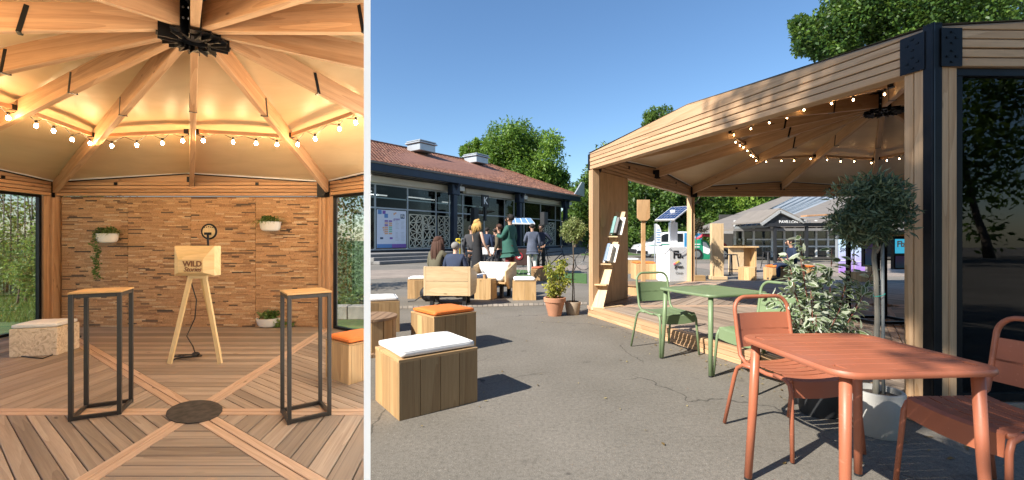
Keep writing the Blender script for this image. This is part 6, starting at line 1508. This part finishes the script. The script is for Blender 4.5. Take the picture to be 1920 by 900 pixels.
# ============================================================ PEOPLE
SKIN = plain('skin', (.48, .27, .18), .55, 0, .05); SKIN2 = plain('skin_light', (.58, .36, .26), .55, 0, .05)
def fab(nm, c): return plain('cloth_'+nm, c, .85, 0, .12, 9, bumps=.15)
def skin_obj(name, mat, par, verts, edges, radii, sub=1, roots=(0,), s=1.0):
    me = bpy.data.meshes.new(name); me.from_pydata([tuple(Vector(v)*s) for v in verts], edges, []); o = bpy.data.objects.new(name, me); reg(o, par)
    KIDS.setdefault(par.name, []).append(o)
    bm = bmesh.new(); bm.from_mesh(me); bm.verts.layers.skin.verify(); bm.to_mesh(me); bm.free()
    for i, r in enumerate(radii):
        r = r if isinstance(r, tuple) else (r, r); me.skin_vertices[0].data[i].radius = (r[0]*s, r[1]*s)
        me.skin_vertices[0].data[i].use_root = i in roots
    m = o.modifiers.new('skin', 'SKIN'); m.use_smooth_shade = True; m.branch_smoothing = .2
    k = o.modifiers.new('subd', 'SUBSURF'); k.levels = sub; k.render_levels = sub
    me.materials.append(mat); return o
BASE = dict(pel=(0, 0, .95), wai=(0, 0, 1.10), che=(0, .0, 1.30), nec=(0, 0, 1.47), nek=(0, .01, 1.53), hea=(0, .02, 1.62), top=(0, .015, 1.71),
    sL=(-.17, 0, 1.41), eL=(-.24, -.03, 1.13), wL=(-.24, .06, .90), sR=(.17, 0, 1.41), eR=(.24, -.03, 1.13), wR=(.24, .06, .90),
    hL=(-.09, 0, .90), kL=(-.10, .02, .50), aL=(-.10, -.01, .09), hR=(.09, 0, .90), kR=(.10, .02, .50), aR=(.10, -.01, .09))
def person(label, loc, rz, top, legs, hair, skin=SKIN, s=1.0, J=None, sleeves=True, longhair=0, skirt=None, shoe=None, glasses=False, slim=1.0, coat=0, headturn=0, bald=0, hold=None, name='person'):
    P = dict(BASE); P.update(J or {}); P = {k: Vector(v) for k, v in P.items()}
    t = thing('person', label, 'person', loc, rz)
    # body: one continuous skin, with hands of five fingers rooted in the palms
    names = ['pel', 'wai', 'che', 'nec', 'nek', 'hea', 'top', 'sL', 'eL', 'wL', 'sR', 'eR', 'wR', 'hL', 'kL', 'aL', 'hR', 'kR', 'aR']
    V_ = [P[k] for k in names]; ix = {k: i for i, k in enumerate(names)}
    E_ = [('pel', 'wai'), ('wai', 'che'), ('che', 'nec'), ('nec', 'nek'), ('nek', 'hea'), ('hea', 'top'), ('che', 'sL'), ('sL', 'eL'), ('eL', 'wL'), ('che', 'sR'), ('sR', 'eR'), ('eR', 'wR'), ('pel', 'hL'), ('hL', 'kL'), ('kL', 'aL'), ('pel', 'hR'), ('hR', 'kR'), ('kR', 'aR')]
    E_ = [(ix[a], ix[b]) for a, b in E_]
    g = slim; RR = [(.11*g, .085*g), (.10*g, .075*g), (.10*g, .075*g), (.055, .05), (.052, .052), (.082, .098), (.062, .075), (.055*g, .055*g), .041*g, .028, (.055*g, .055*g), .041*g, .028, (.085*g, .085*g), .055, .036, (.085*g, .085*g), .055, .036]
    roots = [0]
    for sd in 'LR':
        w, e = P['w'+sd], P['e'+sd]; d = (w-e).normalized(); pal = w+d*.055; i0 = len(V_); V_ += [w+d*.02, pal]; RR += [(.022, .018), (.036, .016)]; E_ += [(ix['w'+sd], i0), (i0, i0+1)]
        sdv = d.cross(Vector((0, 1, 0))); sdv = sdv.normalized() if sdv.length > .1 else Vector((1, 0, 0)); nv = d.cross(sdv)
        for k in range(4):
            o_ = sdv*(-.027+.018*k); L_ = (.065, .078, .072, .055)[k]; i0 = len(V_)
            V_ += [pal+o_, pal+o_+d*L_*.6+nv*.006, pal+o_*1.05+d*L_+nv*.022]; RR += [.009, .0085, .007]; E_ += [(i0, i0+1), (i0+1, i0+2)]; roots.append(i0)
        i0 = len(V_); V_ += [w+d*.03-sdv*.02, w+d*.055-sdv*.045, w+d*.085-sdv*.048+nv*.012]; RR += [.011, .0095, .008]; E_ += [(i0, i0+1), (i0+1, i0+2)]; roots.append(i0)
    skin_obj('body', skin, t, V_, E_, RR, 1, roots, s)
    hd = P['hea']*s; fw = Vector((math.sin(-headturn), math.cos(headturn), 0)); rt_ = Vector((fw.y, -fw.x, 0))
    MB().ell(hd+fw*.105*s+Vector((0, 0, -.015*s)), (.014*s, .02*s, .022*s), 8, 6).build('nose', skin, t, world=False, smooth=True)
    for sg in (-1, 1): MB().ell(hd+rt_*sg*.083*s+Vector((0, 0, -.01)), (.014*s, .02*s, .03*s), 8, 6).build('ear', skin, t, world=False, smooth=True); MB().ell(hd+fw*.094*s+rt_*sg*.03*s+Vector((0, 0, .012*s)), (.012*s, .008*s, .007*s), 8, 5).build('eye', BLACKM, t, world=False, smooth=True)
    MB().ell(hd+fw*.094*s+Vector((0, 0, -.055*s)), (.024*s, .008*s, .007*s), 8, 5).build('mouth', plain('lips', (.35, .12, .09), .5), t, world=False, smooth=True)
    if glasses:
        mb = MB(); [mb.ell(hd+fw*.102*s+rt_*sg*.033*s+Vector((0, 0, .012*s)), (.028*s, .01*s, .02*s), 8, 6) for sg in (-1, 1)]; mb.beam(hd+fw*.09*s+rt_*.085*s+Vector((0, 0, .02)), hd+fw*.09*s-rt_*.085*s+Vector((0, 0, .02)), .006, .01).build('sunglasses', BLACKM, t, world=False, smooth=True)
    # torso garment
    tn = ['pel', 'wai', 'che', 'nec', 'sL', 'sR']; TV = [P['pel']+Vector((0, 0, -.06 if coat else .0)), P['wai'], P['che'], P['nec'], P['sL'], P['sR']]; TE = [(0, 1), (1, 2), (2, 3), (2, 4), (2, 5)]
    TR = [(.175*g, .14*g), (.155*g, .125*g), (.165*g, .130*g), (.075, .07), (.072*g, .07*g), (.072*g, .07*g)]
    if sleeves: TV += [P['eL'], P['wL'], P['eR'], P['wR']]; TE += [(4, 6), (6, 7), (5, 8), (8, 9)]; TR += [.056*g, .042, .056*g, .042]
    if coat: TV.append(P['pel']+Vector((0, -.01, -.16))); TE.append((0, len(TV)-1)); TR.append((.20*g, .165*g)); TR[0] = (.20*g, .165*g)
    skin_obj('jacket' if coat or sleeves else 'top', top, t, TV, TE, TR, 2, (0,), s)
    if skirt is None:
        skin_obj('trousers', legs, t, [P['pel'], P['hL'], P['kL'], P['aL'], P['hR'], P['kR'], P['aR']], [(0, 1), (1, 2), (2, 3), (0, 4), (4, 5), (5, 6)], [(.11*g, .085*g), .078*g, .07, .056, .078*g, .07, .056], 2, (0,), s)
    else:
        MB().lathe(P['wai']*s, [(.0, .02), (.13*s*g, .02), (.165*s*g, -.15*s), (.2*s*g, -.4*s), (.24*s*g, -.92*s), (.0, -.93*s)], 24, sy=.8).build('dress_skirt', legs, t, world=False, smooth='auto')
    sh = shoe or BLACKM
    for sd in 'LR':
        a = P['a'+sd]*s; k = P['k'+sd]; MB().ell(a+Vector((0, .06*s, -.045*s)), (.048*s, .135*s, .048*s), 12, 7).build('shoe', sh, t, world=False, smooth=True)
    # hair
    if hair is not None:
        mb = MB(); mb.ell(hd-fw*.032*s+Vector((0, 0, .040*s)), (.088*s, .098*s, .084*s), 16, 10)
        if bald: mb = MB(); mb.ell(hd-fw*.03*s+Vector((0, 0, .02*s)), (.093*s, .095*s, .085*s), 14, 9)
        if longhair:
            for k in range(9):
                a = math.pi*(.05+.9*k/8); d = (-fw*math.sin(a)+rt_*math.cos(a)); p0 = hd+d*.06*s+Vector((0, 0, .06*s)); mb.tube([p0, hd+d*.105*s+Vector((0, 0, -.03*s)), hd+d*(.12+.02*math.sin(k*3))*s+Vector((0, 0, -.5*longhair*s)), hd+d*.13*s+Vector((0, 0, -longhair*s))], [.035*s, .045*s, .05*s, .012*s], 7)
        rh_ = random.Random(int(loc[0]*97)+5)
        for k in range(26):
            a_, b_ = rh_.uniform(-2.4, 2.4)+math.pi, rh_.uniform(-.25 if not bald else -.4, 1.5 if not bald else .35); d_ = (fw*math.cos(a_)+rt_*math.sin(a_))*math.cos(b_)+Vector((0, 0, math.sin(b_)))
            mb.ell(hd+d_*(.088 if not bald else .082)*s+Vector((0, 0, .02*s)), (rh_.uniform(.014, .03)*s, rh_.uniform(.014, .03)*s, rh_.uniform(.016, .034)*s), 7, 5, rz=rh_.random()*3)
        if longhair:
            for k in range(16):
                a_ = rh_.uniform(.1, math.pi-.1); d_ = -fw*math.sin(a_)+rt_*math.cos(a_); z0 = rh_.uniform(.0, longhair*.9); mb.tube([hd+d_*.11*s+Vector((0, 0, -z0*s)), hd+d_*rh_.uniform(.12, .155)*s+Vector((0, 0, -(z0+.07)*s)), hd+d_*.125*s+Vector((0, 0, -(z0+.15)*s))], [.012*s, .016*s, .003*s], 5)
        mb.build('hair', hair, t, world=False, smooth=True)
    return t
HB = fab('brown_hair', (.07, .03, .018)); HBL = fab('blonde_hair', (.50, .30, .09)); HG = fab('grey_hair', (.24, .23, .215)); HD = fab('dark_hair', (.02, .015, .012))
# standing group
def foot(px, hpx, hreal):   # depth where a person of height hreal has the head at hpx
    Y = (hreal-CZ)*F/(450-hpx); return Y
def stand(px, py_top, h, **kw):
    pass
Y = 11.9; person('man in a green blazer and dark red trousers with sunglasses, in profile', (PX(957, Y), Y, 0), R(62), fab('green_blazer', (.025, .10, .075)), fab('wine', (.16, .02, .02)), HD, SKIN, 1.09, dict(eR=(.26, .0, 1.15), wR=(.25, .16, .92), eL=(-.22, .1, 1.16), wL=(-.16, .3, 1.22), wai=(0, .05, 1.1)), glasses=True, slim=1.16, coat=1)
Y = 10.9; person('blonde woman in a long sleeveless black dress holding papers', (PX(895, Y), Y, 0), R(-50), fab('black_dress', (.012, .012, .014)), fab('black_dress', (.012, .012, .014)), HBL, SKIN2, .985, dict(eR=(.25, .02, 1.15), wR=(.27, .16, .93), eL=(-.22, .05, 1.16), wL=(-.12, .24, 1.1)), sleeves=False, skirt=True, longhair=.16, slim=.86)
Y = 12.2; person('person in a dark grey jacket mostly hidden behind the blonde woman', (PX(884, Y), Y, 0), R(-10), fab('grey_jacket', (.05, .05, .055)), fab('dark_trousers', (.02, .02, .025)), HD, SKIN, .93)
Y = 18.5; person('man in a navy jacket with his back turned in front of the hall door', (PX(913, Y), Y, 0), R(-20), fab('navy', (.012, .025, .06)), fab('dark_trousers', (.02, .02, .025)), HD, SKIN, .99)
Y = 18.9; person('dark clothed person to the right of the man in the navy jacket', (PX(928, Y), Y, 0), R(10), fab('ink', (.01, .012, .03)), fab('dark_trousers', (.02, .02, .025)), HD, SKIN, .97)
Y = 13.0; person('man with sunglasses looking left behind the green blazer', (PX(936, Y), Y, 0), R(70), fab('khaki', (.10, .08, .05)), fab('dark_trousers', (.02, .02, .025)), HB, SKIN, .96, glasses=True)
Y = 14.7; person('man in a grey blue blazer and white trousers seen from behind', (PX(998, Y), Y, 0), R(5), fab('slate_blazer', (.085, .10, .14)), fab('white_trousers', (.62, .62, .60)), HD, SKIN, 1.01, dict(eL=(-.25, .05, 1.14), wL=(-.15, .2, 1.12)), coat=1, shoe=WPAINT)
Y = 15.2; person('man in a dark navy shirt with sunglasses and hand on hip', (PX(1014, Y), Y, 0), R(165), fab('navy_shirt', (.03, .035, .06)), fab('dark_trousers', (.02, .02, .025)), HD, SKIN, 1.0, dict(eL=(-.36, -.06, 1.18), wL=(-.16, .05, 1.02)), glasses=True)
# seated pair on the far side of the first armchair
SIT = dict(pel=(0, 0, .42), wai=(0, -.02, .58), che=(0, -.01, .79), nec=(0, .02, .96), nek=(0, .04, 1.02), hea=(0, .06, 1.11), top=(0, .06, 1.20), sL=(-.17, .01, .90), eL=(-.25, .02, .64), wL=(-.18, .22, .62), sR=(.17, .01, .90), eR=(.25, .02, .64), wR=(.18, .22, .62), hL=(-.09, .02, .42), kL=(-.14, .42, .46), aL=(-.15, .42, .09), hR=(.09, .02, .42), kR=(.14, .42, .46), aR=(.15, .42, .09))
J = dict(SIT); J.update(eR=(.27, .16, .72), wR=(.17, .32, .93)); Y = 8.95
person('seated woman with long brown hair in an olive jacket, hand raised to her mouth', (PX(819, Y), Y, 0), R(-38), fab('olive_jacket', (.11, .10, .065)), fab('dark_trousers', (.02, .02, .025)), HB, SKIN2, 1.04, J, longhair=.46, coat=0, headturn=0, slim=.98)
J = dict(SIT); Y = 8.8
person('seated grey haired man in a navy jacket seen from behind', (PX(853, Y), Y, 0), R(-14), fab('navy_coat', (.03, .045, .09)), fab('navy_trousers', (.02, .025, .04)), HG, SKIN2, .96, J, slim=1.14, bald=1, shoe=plain('trainer', (.5, .48, .45), .6))
J = dict(SIT); Y = 12.9
person('person in navy sitting on the orange cushioned bench beyond the pavilion', (PX(1485, Y), Y, 0), R(80), fab('navy', (.012, .025, .06)), fab('navy', (.012, .025, .06)), HD, SKIN, 1.02, J)
Y = 4.0
# visitors far behind through the cafe glass are left to the dark interior
# ============================================================ TREES
TG = leafmat('maple_leaf', (.035, .085, .012), (.10, .20, .025), (.22, .34, .05), .4)
TG2 = leafmat('wood_leaf', (.02, .05, .01), (.06, .125, .02), (.15, .24, .045), .35)
TG3 = leafmat('bright_leaf', (.05, .11, .015), (.14, .24, .03), (.28, .38, .07), .4)
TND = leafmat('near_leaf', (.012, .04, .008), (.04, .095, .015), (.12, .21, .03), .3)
Y = 58
tree('large round crowned green tree rising behind the tiled roof', (PX(962, Y), Y, 0), 16, ZY(320, Y), (6.3, 6.0, 5.9), 190, 170, .42, TG, 3, .45)
tree('lower leafy crown at the right shoulder of the big tree', (PX(1025, Y), Y-2, 0), 10, ZY(352, Y), (2.9, 3.0, 3.5), 80, 150, .40, TG, 8, .3)
tree('small rounded outcrop of leaves left of the big tree', (PX(895, Y), Y+1, 0), 12, ZY(284, Y), (2.5, 2.4, 2.0), 40, 120, .40, TG, 12, .3)
Y = 70; tree('distant tree top showing above the pavilion roof ridge', (PX(1233, Y), Y, 0), 20, ZY(226, Y), (2.6, 2.4, 2.4), 45, 110, .38, TG2, 5, .35)
tree('tree at the right end of the tiled hall', (PX(1078, 50), 50, 0), 6, ZY(395, 50), (1.6, 1.6, 2.6), 40, 110, .35, TG, 31, .2)
spec = [(1130, 46, 392, 4.2, TG2), (1172, 50, 372, 5.0, TG2), (1200, 44, 392, 4.2, TG2), (1240, 48, 375, 5.0, TG), (1282, 45, 385, 4.6, TG2), (1325, 50, 372, 5.2, TG2), (1365, 46, 385, 4.6, TG3), (1410, 50, 380, 4.6, TG3), (1452, 56, 384, 4.2, TG3)]
desc = ['dark broad tree behind the leaning shelf', 'tall dark tree behind the wall panel edge', 'dark tree behind the paddle sign', 'mid green tree above the van bonnet', 'dark tree behind the solar panel', 'dark tree behind the second pavilion post', 'bright green tree above the tricycle', 'bright green tree left of the zinc roof', 'light green tree top over the zinc roof']
for k, (px, Y, py, r_, m_) in enumerate(spec):
    tree(desc[k], (PX(px, Y), Y, 0), 9, ZY(py, Y), (r_*.9, r_*.8, r_*1.15), 95, 105, .40, m_, 40+k, .28, group='trees along the far side of the road')
rg = random.Random(4)
for k in range(9):
    px = 1120+k*38; Y = 40+rg.uniform(0, 3)
    hg = thing('bush', 'low dark bush number-free' if False else ['bush behind the wall panel', 'bush left of the paddle sign', 'bush right of the paddle sign', 'bush behind the van windscreen', 'bush behind the van roof', 'bush right of the second pavilion post', 'bush behind the tricycle', 'bush behind the bar counter', 'bush at the cafe wall'][k], 'bush', (PX(px, Y), Y, 0), 0, 'bushes under the roadside trees')
    leaves('foliage', TG2, hg, [(PX(px, Y)+rg.uniform(-1.3, 1.3), Y+rg.uniform(-.8, .8), rg.uniform(.4, 2.2), .6) for _ in range(26)], 90, .25, 90+k)
# lawn strip by the road
vg = struct(MB().prism([(PX(1090, 34), 34), (PX(1330, 34), 34), (PX(1330, 48), 48), (PX(1090, 48), 48)], .003, .06), 'verge', GRASSG)
# overhanging tree at the top right
Y = 12.5; t = thing('overhanging_tree', 'big leafy tree overhanging the pavilion roof at the top right', 'tree', (15.5, 15.5, 0))
mb = MB(); pts = limb_mesh(mb, (15.5, 15.5, -.1), (14.5, 14.5, 9.5), .35, .14, 4, .02, 8, 10)
for k, (x, y, z) in enumerate(((9.0, 12.0, 6.6), (10.5, 12.5, 7.4), (12.5, 12.3, 7.2), (13.5, 11.0, 7.4), (15.5, 13, 8.5), (11.5, 14, 9))): limb_mesh(mb, pts[4+k % 3], (x, y, z), .13, .02, k, .04, 7, 6)
mb.build('trunk', BARK, t, smooth=True)
cl = []; rg = random.Random(9)
def scr(px0, px1, py0, py1, n, Y0=11.5, Y1=13.5, rr=(.25, .5)):
    for _ in range(n):
        Y = rg.uniform(Y0, Y1); x, y = rg.uniform(px0, px1), rg.uniform(py0, py1); cl.append((PX(x, Y), Y, ZY(y, Y), rg.uniform(*rr)))
scr(1500, 1575, 45, 105, 34, rr=(.16, .34)); scr(1490, 1540, 30, 60, 9, rr=(.12, .25)); scr(1560, 1920, -30, 75, 150, rr=(.35, .6)); scr(1600, 1920, -180, 0, 120, rr=(.4, .7)); scr(1540, 1690, 60, 100, 30, rr=(.2, .35)); scr(1560, 1720, -10, 40, 40)
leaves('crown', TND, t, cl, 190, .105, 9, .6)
# tree behind the camera that dapples the pavilion front and the orange table
t = thing('shade_tree', 'broad tree behind the viewer whose shade dapples the pavilion', 'tree', (-4.2, -4.6, 0))
mb = MB(); pts = limb_mesh(mb, (-4.2, -4.6, -.1), (-3.8, -3.9, 11), .3, .1, 4, .02, 8, 10)
for k in range(6): a = k*1.05; limb_mesh(mb, pts[4+k % 3], (-3.6+2.5*math.cos(a), -3.7+2.5*math.sin(a), 10+math.sin(k)), .1, .02, k, .04, 6, 6)
mb.build('trunk', BARK, t, smooth=True)
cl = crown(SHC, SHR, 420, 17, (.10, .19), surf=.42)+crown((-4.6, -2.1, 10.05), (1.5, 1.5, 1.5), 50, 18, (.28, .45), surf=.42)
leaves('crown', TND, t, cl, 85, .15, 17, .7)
# tree belt on the far side of the square, behind the viewer (seen only in the glazing)
bt = thing('tree_belt', 'dark belt of trees across the square, reflected in the glazing', 'trees', (6, -24, 0))
rg = random.Random(77); mb = MB()
for k in range(14): limb_mesh(mb, (-22+4.2*k, -24+rg.uniform(-2, 2), -.1), (-22+4.2*k, -24, 8), .25, .1, k, .02)
mb.build('trunks', BARK, bt, smooth=True)
leaves('foliage', TG2, bt, [(rg.uniform(-26, 40), rg.uniform(-27, -22), rg.uniform(1.5, 13), 1.6) for _ in range(260)], 90, .55, 78)
# ============================================================ SUN LINKING: the sun skips the left interior and its roof; the added wall stays lit
lk = bpy.data.collections.new('roofed_interior')
for o in SHADED:
    try: lk.objects.link(o)
    except Exception: pass
lk2 = bpy.data.collections.new('roofed_interior_receivers')
for o in SHADED:
    if o.name not in ('divider_board', 'bounce_wall'): lk2.objects.link(o)
rc = bpy.data.collections.new('sun_receivers'); rc.children.link(lk2); rc.collection_children[0].light_linking.link_state = 'EXCLUDE'
bc = bpy.data.collections.new('sun_blockers'); bc.children.link(lk); bc.collection_children[0].light_linking.link_state = 'EXCLUDE'
sun.light_linking.receiver_collection = rc; sun.light_linking.blocker_collection = bc
print('OBJS', len(bpy.data.objects), 'LEAFPOLYS', sum(len(m.polygons) for m in bpy.data.meshes))
